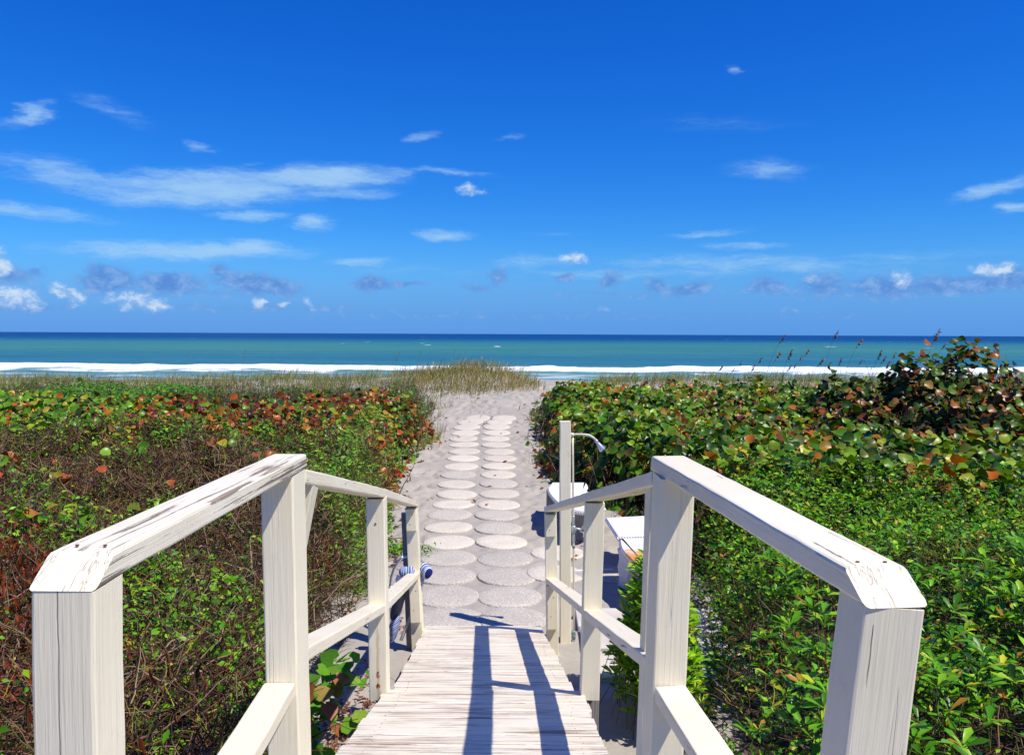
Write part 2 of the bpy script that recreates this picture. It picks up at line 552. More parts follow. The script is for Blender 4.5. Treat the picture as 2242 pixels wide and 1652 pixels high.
# pebbled concrete stones
def stone_mat(name, c_lo, c_hi, peb, stain):
    m, t, bs = new_mat(name)
    oi = t.n('ShaderNodeObjectInfo').outputs['Random']
    geo = t.n('ShaderNodeNewGeometry').outputs['Position']
    vo = t.n('ShaderNodeTexVoronoi', feature='F1')
    t.t.links.new(geo, vo.inputs['Vector'])
    vo.inputs['Scale'].default_value = 62.0
    sp = t.noise(geo, 46.0, 3.0, 0.7)
    lw = t.noise(geo, 3.5, 4.0, 0.6)
    base = t.mix(oi, c_hi, c_lo)
    c = t.mix(t.maprange(vo.outputs['Distance'], 0.20, 0.60, 0.0, peb), base, tuple(0.42 * q for q in c_lo))
    c = t.mix(t.maprange(sp, 0.45, 0.7, 0.0, 0.45), c, tuple(min(0.85, 1.22 * q) for q in c_hi))
    c = t.mix(t.maprange(lw, 0.42, 0.72, 0.0, stain), c, tuple(0.72 * q for q in c_lo))
    setc(t, bs, col=c, rough=0.9, spec=0.2, normal=bump(t, vo.outputs['Distance'], 0.6, 0.008))
    return m


M_STONE = stone_mat('pebbled_concrete', (0.61, 0.545, 0.46), (0.73, 0.655, 0.55), 0.34, 0.3)
M_STONE_GREY = stone_mat('grey_pebbled_concrete', (0.53, 0.485, 0.425), (0.64, 0.58, 0.505), 0.5, 0.4)  # greyer, pebblier stones; the near rows' duller sunlight is put into this tone

M_PAVER, t, bs = new_mat('paver_concrete')
geo = t.n('ShaderNodeNewGeometry').outputs['Position']
a = t.noise(geo, 3.0, 5.0, 0.65)
b_ = t.noise(geo, 120.0, 2.0, 0.6)
c = t.mix(t.maprange(a, 0.3, 0.7), (0.62, 0.57, 0.53), (0.50, 0.455, 0.42))
c = t.mix(t.maprange(b_, 0.45, 0.75, 0.0, 0.35), c, (0.32, 0.29, 0.27))
setc(t, bs, col=c, rough=0.9, spec=0.2, normal=bump(t, b_, 0.3, 0.004))


def simple(name, col, rough=0.5, metal=0.0, spec=0.5, nz=None):
    m, t, bs = new_mat(name)
    if nz:
        geo = t.n('ShaderNodeTexCoord').outputs['Object']
        f = t.noise(geo, nz[0], 4.0, 0.65)
        c = t.mix(t.maprange(f, 0.35, 0.7), col, nz[1])
        setc(t, bs, col=c, rough=rough, metal=metal, spec=spec, normal=bump(t, f, 0.25, 0.003))
    else:
        setc(t, bs, col=col, rough=rough, metal=metal, spec=spec)
    return m


M_BENCH = simple('white_painted_concrete', (0.80, 0.79, 0.77), 0.7, nz=(9.0, (0.70, 0.68, 0.65)))
M_BENCHGREY = simple('bare_concrete', (0.42, 0.395, 0.37), 0.85, nz=(14.0, (0.30, 0.285, 0.27)))
M_PIPE = simple('pvc_pipe', (0.66, 0.61, 0.50), 0.4, nz=(20.0, (0.56, 0.51, 0.40)))
M_VALVE = simple('valve_metal', (0.52, 0.56, 0.58), 0.35, 0.6, nz=(40.0, (0.30, 0.36, 0.38)))
M_BLUEVALVE = simple('blue_fitting', (0.06, 0.13, 0.17), 0.4, nz=(50.0, (0.35, 0.4, 0.42)))
M_CHROME = simple('shower_metal', (0.56, 0.61, 0.68), 0.3, 0.7)
M_ALU = simple('aluminium_tube', (0.72, 0.76, 0.82), 0.3, 0.85)
M_WHITEPL = simple('white_plastic', (0.74, 0.74, 0.80), 0.4)
M_NET = simple('grey_mesh_cloth', (0.09, 0.09, 0.10), 0.8)
M_NAIL = simple('rusty_nail', (0.16, 0.07, 0.03), 0.8)

M_RUSTBENCH, t, bs = new_mat('rust_stained_bench')
co = t.n('ShaderNodeTexCoord').outputs['Object']
f = t.noise(co, 8.0, 5.0, 0.65)
sp_ = t.n('ShaderNodeSeparateXYZ')
t.t.links.new(co, sp_.inputs[0])
dd = t.vmath('LENGTH', t.vmath('MULTIPLY', t.vmath('SUBTRACT', co, (-0.10, -0.04, 0.0)), (1.0, 1.1, 0.0)))
ms = t.maprange(t.math('ADD', dd, t.math('MULTIPLY', t.math('SUBTRACT', f, 0.5), 0.55)), 0.12, 0.30, 1.0, 0.0)
c = t.mix(t.maprange(f, 0.35, 0.7), (0.80, 0.79, 0.77), (0.72, 0.69, 0.64))
c = t.mix(ms, c, t.mix(t.maprange(f, 0.4, 0.6), (0.72, 0.24, 0.03), (0.60, 0.40, 0.22)))
setc(t, bs, col=c, rough=0.7, spec=0.3)

M_STRIPE, t, bs = new_mat('striped_canvas')
co = t.n('ShaderNodeTexCoord').outputs['UV']
sx = t.n('ShaderNodeSeparateXYZ')
t.t.links.new(co, sx.inputs[0])
fr = t.math('FRACT', t.math('MULTIPLY', sx.outputs[0], 3.0))
navy, mid, wht = (0.012, 0.02, 0.17), (0.06, 0.20, 0.52), (0.78, 0.80, 0.86)
c = t.ramp(fr, [(0.0, navy), (0.16, wht), (0.22, mid), (0.42, wht), (0.50, (0.02, 0.02, 0.05)), (0.54, wht), (0.60, navy), (0.80, wht), (0.90, mid)], 'CONSTANT')
setc(t, bs, col=c, rough=0.75, spec=0.2)


# ------------------------------------------------------------------ ground shape
_gy = np.array([-4000, -60, 0, 12, 14.6, 16.6, 19.2, 22, 24.5, 26.5, 29, 36, 48, 70, 95, 140, 400, 4000.0])
_gz = np.array([0, 0, 0, 0.0, 0.11, 0.22, 0.42, 0.72, 0.95, 1.0, 0.85, 0.0, -1.1, -1.75, -2.6, -4.5, -9, -12.0])


def ground_base(x, y):
    x = np.asarray(x, dtype=float)
    y = np.asarray(y, dtype=float)
    z = np.interp(y, _gy, _gz)
    z = 0.5 * z + 0.25 * np.interp(y - 0.9, _gy, _gz) + 0.25 * np.interp(y + 0.9, _gy, _gz)
    # mound with the grass tuft on the crest, beside the gap where the path goes through
    z = z + 0.40 * np.exp(-(((x + 1.0) / 1.6) ** 2 + ((y - 24.6) / 1.7) ** 2)) + 0.16 * np.exp(-(((x + 4.0) / 2.0) ** 2 + ((y - 23.8) / 2.0) ** 2))
    z = z - 0.16 * np.exp(-(((x - 1.3) / 1.4) ** 2 + ((y - 26.0) / 2.6) ** 2))
    # banks rise on both sides of the sand path and the dune rolls along the shore
    z = z + 0.10 * sstep(1.3, 3.2, np.abs(x + 0.6)) * sstep(13, 17, y) * sstep(22, 18, y)
    z = z - 0.10 * sstep(2.5, 5, np.abs(x + 0.6)) * sstep(22, 25, y) * sstep(40, 30, y)
    z = z + 0.13 * fbm(x, y, 0.22, 3, 3) * sstep(14, 20, y) * sstep(60, 40, y)
    z = z + 0.10 * fbm(x, y, 0.02, 5, 2) * sstep(25, 60, y) * sstep(85, 60, y)
    return z


XL = lambda y: np.interp(y, [-6, 0, 2.5, 4, 5, 7, 9.4, 11, 13, 14.5, 16, 17.5, 19, 21, 23], [-0.95, -0.9, -0.92, -1.08, -1.28, -1.36, -1.52, -1.72, -1.92, -1.95, -1.78, -1.72, -1.85, -2.0, -2.6])
XR = lambda y: np.interp(y, [-6, 0, 3, 4.6, 5.4, 6.2, 7, 9.5, 10.6, 11.4, 12.5, 13.6, 19, 21, 23], [0.80, 0.78, 0.80, 1.10, 1.30, 1.45, 1.62, 1.85, 1.75, 1.4, 0.95, 0.62, 0.62, 0.85, 1.3])

# dimples and footprints trodden into the path
_fp = []
for k in range(620):
    y = random.uniform(6.8, 25.5)
    x = random.uniform(float(XL(min(y, 22))) - 0.1, float(XR(min(y, 22))) + 0.2)
    _fp.append((x, y, random.uniform(0.05, 0.11), random.uniform(0.10, 0.17), random.uniform(0.018, 0.048), random.uniform(-0.4, 0.4)))


def ground(x, y, detail=True):
    z = ground_base(x, y)
    if detail:
        x = np.asarray(x, dtype=float)
        y = np.asarray(y, dtype=float)
        win = sstep(3.0, 6, y) * sstep(34, 27, y)
        z = z + win * (0.018 * fbm(x, y, 1.3, 8, 3) + 0.010 * fbm(x, y, 4.5, 12, 2))
    return z


STONE_ROWS = []
_R = [(905, 1425), (885, 1292), (870, 1172), (860, 1067), (838, 968), (820, 887), (810, 808), (823, 745), (825, 682), (820, 620), (818, 565), (820, 517), (830, 470), (820, 430), (805, 390), (800, 352), (808, 317), (808, 283), (825, 253), (850, 229)]
_L = [(530, 1422), (512, 1290), (508, 1170), (518, 1063), (522, 966), (520, 880), (525, 805), (550, 742), (570, 683), (567, 623), (578, 567), (595, 517), (607, 468), (614, 428), (612, 388), (610, 352), (622, 318), (630, 283), (650, 253), (695, 229)]
for col_ in (_L, _R):
    for k, (cx, cy) in enumerate(col_):
        u, v = 792 + cx * 0.3655, 829.8 + cy * 0.3655
        y = 6.0
        d = ray(u, v)
        for it in range(4000):                       # walk the sight line down to the sand
            pt = EYE + d * (y / d.y)
            if pt.z <= float(ground_base(pt.x, pt.y)) + 0.02:
                break
            y += 0.01
        STONE_ROWS.append((pt.x, pt.y))
for (u, v) in [(1221, 1210), (1218, 1256), (1322, 1255)]:
    d = ray(u, v)
    s = -EYE.z / d.z
    STONE_ROWS.append((EYE.x + d.x * s, EYE.y + d.y * s))

# ------------------------------------------------------------------ ground sheet
def axis(fine_lo, fine_hi, step, lo, hi, grow=1.22, first=None):
    a = list(np.arange(fine_lo, fine_hi + 1e-6, step))
    s = step
    x = a[-1]
    while x < hi:
        s *= grow
        x += s
        a.append(x)
    s = step
    x = a[0]
    while x > lo:
        s *= grow
        x -= s
        a.insert(0, x)
    return np.array(a)


gx = axis(-3.0, 2.7, 0.045, -4000, 4000, 1.16)
gyy = axis(4.2, 26.5, 0.05, -3000, 4000, 1.10)
GX, GY = np.meshgrid(gx, gyy)
GZ = ground(GX, GY)
for (fx, fy, rx, ry, dep, rot) in _fp:
    i0, i1 = np.searchsorted(gyy, [fy - 0.5, fy + 0.5])
    j0, j1 = np.searchsorted(gx, [fx - 0.5, fx + 0.5])
    if i1 <= i0 or j1 <= j0:
        continue
    dx, dy = GX[i0:i1, j0:j1] - fx, GY[i0:i1, j0:j1] - fy
    cx, sx_ = math.cos(rot), math.sin(rot)
    q = ((dx * cx + dy * sx_) / rx) ** 2 + ((-dx * sx_ + dy * cx) / ry) ** 2
    GZ[i0:i1, j0:j1] += dep * (-np.exp(-q) + 0.45 * np.exp(-(np.sqrt(q) - 1.5) ** 2 * 5))
# the sand lies level round the stepping stones
for (fx, fy) in STONE_ROWS:
    i0, i1 = np.searchsorted(gyy, [fy - 0.6, fy + 0.6])
    j0, j1 = np.searchsorted(gx, [fx - 0.6, fx + 0.6])
    r = np.hypot(GX[i0:i1, j0:j1] - fx, GY[i0:i1, j0:j1] - fy)
    k = sstep(0.42, 0.30, r)
    zb = ground_base(GX[i0:i1, j0:j1], GY[i0:i1, j0:j1]) - 0.004
    GZ[i0:i1, j0:j1] = GZ[i0:i1, j0:j1] * (1 - k) + zb * k
nx, ny = len(gx), len(gyy)
idx = np.arange(nx * ny).reshape(ny, nx)
quads = np.stack([idx[:-1, :-1], idx[:-1, 1:], idx[1:, 1:], idx[1:, :-1]], -1).reshape(-1, 4)
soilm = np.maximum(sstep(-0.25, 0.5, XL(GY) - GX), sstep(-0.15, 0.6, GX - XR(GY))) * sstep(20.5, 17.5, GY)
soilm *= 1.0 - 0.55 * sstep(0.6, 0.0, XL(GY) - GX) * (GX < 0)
wetm = sstep(52, 66, GY)
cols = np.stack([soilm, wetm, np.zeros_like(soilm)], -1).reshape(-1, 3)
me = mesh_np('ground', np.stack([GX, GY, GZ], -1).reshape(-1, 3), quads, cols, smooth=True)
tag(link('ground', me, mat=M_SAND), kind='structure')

# ------------------------------------------------------------------ sea
SEA_Z = -2.0
M_SEA, t, bs = new_mat('sea_water')
geo = t.n('ShaderNodeNewGeometry').outputs['Position']
sp = t.n('ShaderNodeSeparateXYZ')
t.t.links.new(geo, sp.inputs[0])
lg = t.math('LOGARITHM', sp.outputs[1], 10.0)
wob = t.math('MULTIPLY', t.math('SUBTRACT', t.noise(t.mapping(geo, scale=(0.004, 0.02, 1)), 1.0, 4.0, 0.6), 0.5), 0.22)
lgw = t.math('ADD', lg, wob)
fac = t.maprange(lgw, 1.85, 3.6, 0.0, 1.0, smooth=False)
col = t.ramp(fac, [(0.0, (0.17, 0.31, 0.29)), (0.08, (0.09, 0.24, 0.24)), (0.12, (0.045, 0.18, 0.20)), (0.17, (0.030, 0.150, 0.205)), (0.30, (0.052, 0.20, 0.165)), (0.42, (0.040, 0.18, 0.17)), (0.50, (0.014, 0.11, 0.19)), (0.60, (0.004, 0.050, 0.16)), (0.85, (0.003, 0.040, 0.145))])
strk = t.noise(t.mapping(geo, scale=(0.012, 0.11, 1)), 1.0, 5.0, 0.62)
col = t.mix(t.maprange(strk, 0.38, 0.62, 0.0, 0.65), col, t.mix(1.0, col, (0.55, 0.76, 0.92), blend='MULTIPLY'))
str2 = t.noise(t.mapping(geo, scale=(0.05, 0.42, 1)), 1.0, 4.0, 0.65)
col = t.mix(t.maprange(str2, 0.50, 0.66, 0.0, 0.45), col, t.mix(1.0, col, (1.7, 1.35, 1.22), blend='MULTIPLY'))
# the breaker's foam
nx1 = t.noise(t.mapping(geo, scale=(0.035, 0.0, 1)), 1.0, 4.0, 0.6)
fine = t.noise(t.mapping(geo, scale=(0.35, 0.55, 1)), 1.0, 6.0, 0.7)
fine2 = t.noise(t.mapping(geo, scale=(0.10, 0.30, 1)), 1.0, 5.0, 0.65)
top = t.math('SUBTRACT', t.math('ADD', 113.0, t.math('MULTIPLY', t.math('SUBTRACT', nx1, 0.5), 9.0)), sp.outputs[1])
fm = t.maprange(t.math('ADD', top, t.math('MULTIPLY', t.math('SUBTRACT', fine, 0.5), 2.2)), 0.0, 1.0)
bot = t.math('SUBTRACT', sp.outputs[1], t.math('ADD', 94.0, t.math('MULTIPLY', t.math('SUBTRACT', t.noise(t.mapping(geo, scale=(0.055, 0.0, 1)), 1.0, 5.0, 0.65), 0.5), 30.0)))
fb = t.maprange(t.math('ADD', bot, t.math('MULTIPLY', t.math('SUBTRACT', fine2, 0.5), 22.0)), -1.0, 3.5)
foam = t.math('MULTIPLY', fm, fb)
lace = t.math('MULTIPLY', t.maprange(fine2, 0.52, 0.60), t.maprange(sp.outputs[1], 98.0, 84.0, 0.0, 0.45))
foam = t.math('MAXIMUM', foam, lace)
# whitecaps farther out
cap = t.noise(t.mapping(geo, scale=(0.10, 0.045, 1)), 1.0, 2.0, 0.5)
capm = t.math('MULTIPLY', t.maprange(cap, 0.735, 0.755), t.maprange(sp.outputs[1], 150.0, 260.0))
foam = t.math('MAXIMUM', foam, t.math('MULTIPLY', capm, 0.8))
foamc = t.mix(t.maprange(fine, 0.35, 0.6), (0.66, 0.72, 0.75), (0.88, 0.88, 0.88))
wv = t.noise(t.mapping(geo, scale=(0.22, 0.7, 1)), 1.0, 5.0, 0.65)
setc(t, bs, col=t.mix(foam, col, foamc), rough=t.maprange(foam, 0, 1, 0.35, 0.9), spec=0.04, normal=bump(t, wv, 0.9, 0.8))
sx_ax = axis(-110, 110, 0.9, -60000, 60000, 1.25)
sy_ax = axis(84, 128, 0.6, 52, 60000, 1.10)
SX, SY = np.meshgrid(sx_ax, sy_ax)
crest = 107.5 + 3.5 * fbm(SX, SY * 0, 0.05, 21, 3)
SZ = SEA_Z + 0.32 * np.exp(-((SY - crest) / 3.2) ** 2) * (0.8 + 0.35 * fbm(SX, SY, 0.12, 31, 3))
SZ += 0.22 * np.exp(-((SY - crest + 11) / 2.5) ** 2)
SZ += 0.10 * fbm(SX * 0.5, SY * 1.4, 0.3, 41, 3) * sstep(260, 130, SY) + 0.12 * fbm(SX * 2, SY * 2, 0.35, 45, 2) * np.exp(-((SY - 104) / 7.0) ** 2)
SZ += 0.32 * np.sin(SY / 4.7 + 2.0 * fbm(SX, SY, 0.012, 51, 2)) * sstep(118, 150, SY) * sstep(420, 200, SY)
nx, ny = len(sx_ax), len(sy_ax)
idx = np.arange(nx * ny).reshape(ny, nx)
quads = np.stack([idx[:-1, :-1], idx[:-1, 1:], idx[1:, 1:], idx[1:, :-1]], -1).reshape(-1, 4)
tag(link('sea', mesh_np('sea', np.stack([SX, SY, SZ], -1).reshape(-1, 3), quads, smooth=True), mat=M_SEA), kind='structure')


# ------------------------------------------------------------------ timber
def beam_mesh(L, wdt, hgt, segs, r=0.004, cut0=(0.0, 0.0), cut1=(0.0, 0.0), jit=0.0008, rr=None):
    """timber along local X; cut0/cut1 = how far the top edge is set back at each end (sloped end cuts) and across the width"""
    rr = rr or random
    sec = []
    hw, hh = wdt / 2, hgt / 2
    for (sy, sz, a0) in ((1, 1, 0), (-1, 1, 90), (-1, -1, 180), (1, -1, 270)):
        for k in range(3):
            a = math.radians(a0 + 45 * k)
            sec.append((sy * (hw - r) + r * math.cos(a), sz * (hh - r) + r * math.sin(a)))
    n = len(sec)
    V, F = [], []
    for i in range(segs + 1):
        f = i / segs
        jy, jz = rr.uniform(-jit, jit), rr.uniform(-jit, jit)
        for (y, z) in sec:
            x = -L / 2 + L * f
            tz = (z + hh) / hgt
            if i == 0:
                x += cut0[0] * tz + cut0[1] * (y / wdt)
            if i == segs:
                x -= cut1[0] * tz + cut1[1] * (y / wdt)
            V.append((x, y + jy + rr.uniform(-jit, jit) * 0.5, z + jz + rr.uniform(-jit, jit) * 0.5))
    for i in range(segs):
        for k in range(n):
            a, b = i * n + k, i * n + (k + 1) % n
            F.append((a, a + n, b + n, b))
    F.append(tuple(range(n)))
    F.append(tuple(reversed(range(segs * n, segs * n + n))))
    me = D.meshes.new('timber')
    me.from_pydata(V, [], F)
    bm = bmesh.new()
    bm.from_mesh(me)
    bmesh.ops.recalc_face_normals(bm, faces=bm.faces)
    bm.to_mesh(me)
    bm.free()
    return me


def frame(A, B, up):
    x = (B - A).normalized()
    y = up.cross(x).normalized()
    z = x.cross(y)
    M = Matrix((x, y, z)).transposed().to_4x4()
    M.translation = (A + B) / 2
    return M


def beam(name, parent, A, B, wdt, hgt, mat, up=Vector((0, 0, 1)), segs=None, **kw):
    A, B = Vector(A), Vector(B)
    L = (B - A).length
    me = beam_mesh(L, wdt, hgt, segs or max(2, int(L / 0.12)), **kw)
    me.name = name
    return link(name, me, parent, frame(A, B, up), mat)


UPP = Vector((0, -1, 0))       # posts: local Z looks back at the viewer
PW = 0.09


def post(parent, top, bot, mat=M_POST, wdt=PW, dep=PW, name='post'):
    """top and bottom points are centres of the face turned to the viewer"""
    off = Vector((0, dep / 2, 0))
    return beam(name, parent, bot + off, top + off, wdt, dep, mat, up=UPP, r=0.005)


def deck_z(y):
    return 2.45 - (0.755 + (y - 3.95) * 0.225 + 1.02)


# ---- left railing
LT = empty('wooden_railing', (-0.65, 2.25, 0), 'white painted timber handrail left of the ramp with badly peeling cap rail', 'railing')
RT = empty('wooden_railing', (0.45, 2.25, 0), 'white painted timber handrail right of the ramp, next to the shower post', 'railing')


def ext(a, b, z):
    """extend the line a->b (points) to height z"""
    f = (z - a.z) / (b.z - a.z)
    return a + (b - a) * f


L0t, L0b = P(134.5, 1294, 1.14), P(141, 1652, 1.14)
L1t, L1b = P(605, 1043, 2.24), P(616, 1492, 2.24)
L2t, L2b = P(821, 1093, 3.95), P(828.6, 1532, 3.95)
L3t, L3b = P(900, 1112, 6.22), P(913, 1395, 6.22)
R0t, R0b = P(1959, 1331, 1.16), P(1920, 1650, 1.16)
R1t, R1b = P(1485, 1050, 2.15), P(1466, 1501, 2.15)
R2t, R2b = P(1304, 1102, 3.90), P(1292, 1532, 3.90)
R3t, R3b = P(1205.5, 1124, 6.15), P(1210, 1400, 6.15)
post(LT, L0t, ext(L0t, L0b, 0.0), M_POST_SPLIT)
post(LT, L1t, ext(L1t, L1b, 0.0), dep=0.135)
post(LT, L2t, L2b, M_POST_RUST)
post(LT, L3t, ext(L3t, L3b, -0.02))
post(RT, R0t, ext(R0t, R0b, 0.0), M_POST_SHORT)
post(RT, R1t, ext(R1t, R1b, 0.0), dep=0.135)
post(RT, R2t, R2b)
post(RT, R3t, ext(R3t, R3b, -0.02))
# footings under the middle posts, and the old grey stake behind the left end post
for par, b, s in ((LT, L2b, 1), (RT, R2b, 1)):
    c = b + Vector((0.012 * s, 0.10, -0.005))
    beam('footing_post', par, Vector((c.x, c.y + 0.04, -0.02)), Vector((c.x, c.y + 0.04, c.z)), 0.085, 0.085, M_GREYWOOD, up=UPP)
gs = P(887, 1122, 6.32)
gb = P(899, 1412, 6.32)
beam('stake', LT, Vector((gb.x, gb.y, -0.02)), gs, 0.055, 0.05, M_GREYWOOD, up=UPP)
# second timbers behind the landing posts
a, b = P(683, 1050, 2.52), P(652, 1215, 2.52)
beam('brace', LT, b, a, 0.032, 0.085, M_POST, up=UPP)
a, b = P(1431, 1062, 2.42), P(1416, 1500, 2.42)
beam('brace', RT, ext(a, b, 0.0), a, 0.036, 0.085, M_POST, up=UPP)

# cap rails of the landing: level, sloped cuts at the ends
UP = Vector((0, 0, 1))
RH = 0.042


def cap(parent, pt0, pt1, over0, over1, mat, c0, c1, yaw=0.0):
    A = pt0 + Vector((0, 0, RH / 2 + 0.001))
    B = pt1 + Vector((0, 0, RH / 2 + 0.001))
    d = (B - A).normalized()
    return beam('cap_rail', parent, A - d * over0, B + d * over1, 0.096, RH, mat, segs=14, r=0.006, cut0=c0, cut1=c1)


cap(LT, L0t + Vector((0, 0.0, 0)), L1t + Vector((0, 0.135, 0)), 0.0, 0.012, M_CAP, (0.062, 0.0), (0.012, 0))
cap(RT, R0t + Vector((0.004, 0.0, 0)), R1t + Vector((0.0, 0.135, 0)), 0.0, 0.012, M_CAP2, (0.066, 0.0), (0.012, 0))


def slope_rail(parent, name, A, B, mat, wdt=0.09, hgt=0.042, c0=(0, 0), c1=(0, 0)):
    return beam(name, parent, A, B, wdt, hgt, mat, r=0.005, cut0=c0, cut1=c1)


dz = Vector((0, 0, RH / 2 + 0.002))
hd = Vector((0, 0.045, 0))
for par, s, t1, t2, t3 in ((LT, 1, L1t, L2t, L3t), (RT, -1, R1t, R2t, R3t)):
    st = Vector((t1.x + s * 0.002, t1.y + 0.139, t1.z - 0.045)) + dz
    j = t2 + hd + dz
    e = t3 + hd + dz + Vector((0, 0.045, -0.01))
    slope_rail(par, 'handrail', st, j - (j - st).normalized() * 0.0015, M_MIDRAIL)
    slope_rail(par, 'handrail', j + (e - j).normalized() * 0.0015, e, M_MIDRAIL)
# middle rails
LM1, RM1 = P(612, 1494, 2.24), P(1468, 1501, 2.15)
def mrail(par, A, B):
    return slope_rail(par, 'mid_rail', Vector(A), Vector(B), M_MIDRAIL, wdt=0.086, hgt=0.040)
mrail(LT, Vector((L0b.x + 0.01, L0t.y + 0.092, LM1.z - 0.02)), Vector((LM1.x, LM1.y - 0.002, LM1.z - 0.02)))
mrail(RT, Vector((R0b.x - 0.02, R0t.y + 0.092, RM1.z - 0.02)), Vector((RM1.x, RM1.y - 0.002, RM1.z - 0.02)))


def on_post(tp, bt, z):
    return ext(tp, bt, z)


for par, t1, b1, t2, b2, t3, b3 in ((LT, L1t, L1b, L2t, L2b, L3t, L3b), (RT, R1t, R1b, R2t, R2b, R3t, R3b)):
    z1, z2, z3 = t1.z - 0.55, t2.z - 0.535, t3.z - 0.515
    a = on_post(t1, b1, z1) + Vector((0, 0.137, 0))
    b = on_post(t2, b2, z2) + Vector((0, -0.002, 0))
    mrail(par, a, b)
    a = on_post(t2, b2, z2 - 0.02) + Vector((0, 0.092, 0))
    b = on_post(t3, b3, z3) + Vector((0, -0.002, 0))
    mrail(par, a, b)
    # cleats nailed to the end post carry the rail ends
    for (za, zb) in ((t3.z - 0.002, t3.z - 0.165), (z3 - 0.032, z3 - 0.36)):
        p, q = on_post(t3, b3, za) + Vector((0, -0.02, 0)), on_post(t3, b3, zb) + Vector((0, -0.02, 0))
        cl = beam('cleat', par, q, p, 0.078, 0.036, M_POST, up=UPP)
        for f in (0.25, 0.7):
            c = p.lerp(q, f) + Vector((0.012 * (1 if f < 0.5 else -1), -0.019, 0))
            bm = bmesh.new()
            bmesh.ops.create_cone(bm, cap_ends=True, segments=8, radius1=0.004, radius2=0.003, depth=0.003, matrix=Matrix.Rotation(PI / 2, 4, 'X'))
            mm = D.meshes.new('nail')
            bm.to_mesh(mm)
            bm.free()
            link('nail', mm, par, Matrix.Translation(c), M_NAIL)
# nail heads in the rusty post and the caps
nail_me = mm
for (f) in (0.12, 0.55, 0.86, 0.92):
    c = L2t.lerp(L2b, f) + Vector((0.0, -0.001, 0))
    link('nail', nail_me, LT, Matrix.Translation(c) @ Matrix.Scale(1.6, 4))
for (par, tp) in ((RT, R0t), (LT, L0t)):
    for sx in (-0.02, 0.022):
        c = tp + Vector((sx, 0.082, RH + 0.0022))
        link('nail', nail_me, par, Matrix.Translation(c) @ Matrix.Rotation(PI / 2, 4, 'X') @ Matrix.Scale(0.8, 4))

# ---- ramp and landing
RAMP = empty('wooden_ramp', (-0.15, 2.3, 0), 'sloping boardwalk ramp of worn white planks leading down to the sand', 'ramp')
PLW, PLT = 0.138, 0.036
sl = math.atan(0.225)
sdir = Vector((0, math.cos(sl), -math.sin(sl)))
nrm = Vector((0, math.sin(sl), math.cos(sl)))


def plank(parent, centre, width, along, normal, yaw=0.0):
    x = Vector((math.cos(yaw), math.sin(yaw), 0)).normalized()
    A, B = centre - x * width / 2, centre + x * width / 2
    me = beam_mesh(width, PLW, PLT, 7, r=0.005, jit=0.0010)
    z = (normal - x * normal.dot(x)).normalized()
    y = z.cross(x)
    M = Matrix((x, y, z)).transposed().to_4x4()
    M.translation = centre
    return link('plank', me, parent, M, M_DECK)


screw = nail_me
y = 2.262
step = (PLW + 0.0065) * math.cos(sl)
while y < 6.52:
    up_sec = y < 3.98
    wdt = (0.985 if up_sec else 0.925) + random.uniform(-0.012, 0.012)
    xc = -0.136 if up_sec else float(np.interp(y, [3.95, 6.5], [-0.128, -0.222]))
    zt = deck_z(y) + (0.014 if up_sec else 0.0) + random.uniform(-0.002, 0.002)
    po = plank(RAMP, Vector((xc + random.uniform(-0.006, 0.006), y, zt - PLT / 2)), wdt, sdir, nrm, yaw=random.uniform(-0.004, 0.004) - (0.0 if up_sec else 0.0))
    for sx in (-1, 1):
        for sy in (-0.036, 0.034):
            c = D.objects.new('screw', screw)
            COL.objects.link(c)
            c.parent = po
            c.matrix_basis = Matrix.Translation((sx * (0.40 + random.uniform(-0.014, 0.014)), sy + random.uniform(-0.01, 0.01), PLT / 2 + 0.0006)) @ Matrix.Rotation(PI / 2, 4, 'X') @ Matrix.Scale(random.uniform(0.45, 0.7), 4)
    y += step
for sx in (-0.40, 0.40):
    a = Vector((-0.135 + sx, 2.24, deck_z(2.24) - PLT - 0.075))
    b = Vector((-0.22 + sx, 6.50, deck_z(6.50) - PLT - 0.062))
    beam('stringer', RAMP, a, b, 0.04, 0.13, M_GREYWOOD)
LAND = empty('wooden_landing', (-0.1, 0.6, 0), 'level plank landing at the top of the ramp under the viewer', 'landing')
y, zl = 2.17, deck_z(2.25) + 0.014
while y > -1.2:
    plank(LAND, Vector((-0.11, y, zl - PLT / 2)), 1.02 + random.uniform(-0.01, 0.01), Vector((0, 1, 0)), UP)
    y -= PLW + 0.004
for sx in (-0.42, 0.42):
    beam('stringer', LAND, Vector((-0.11 + sx, -1.2, zl - PLT - 0.078)), Vector((-0.11 + sx, 2.2, zl - PLT - 0.078)), 0.04, 0.15, M_GREYWOOD)
    beam('footing_post', LAND, Vector((-0.11 + sx * 0.9, -0.9, -0.02)), Vector((-0.11 + sx * 0.9, -0.9, zl - PLT - 0.002)), 0.085, 0.085, M_GREYWOOD, up=UPP)

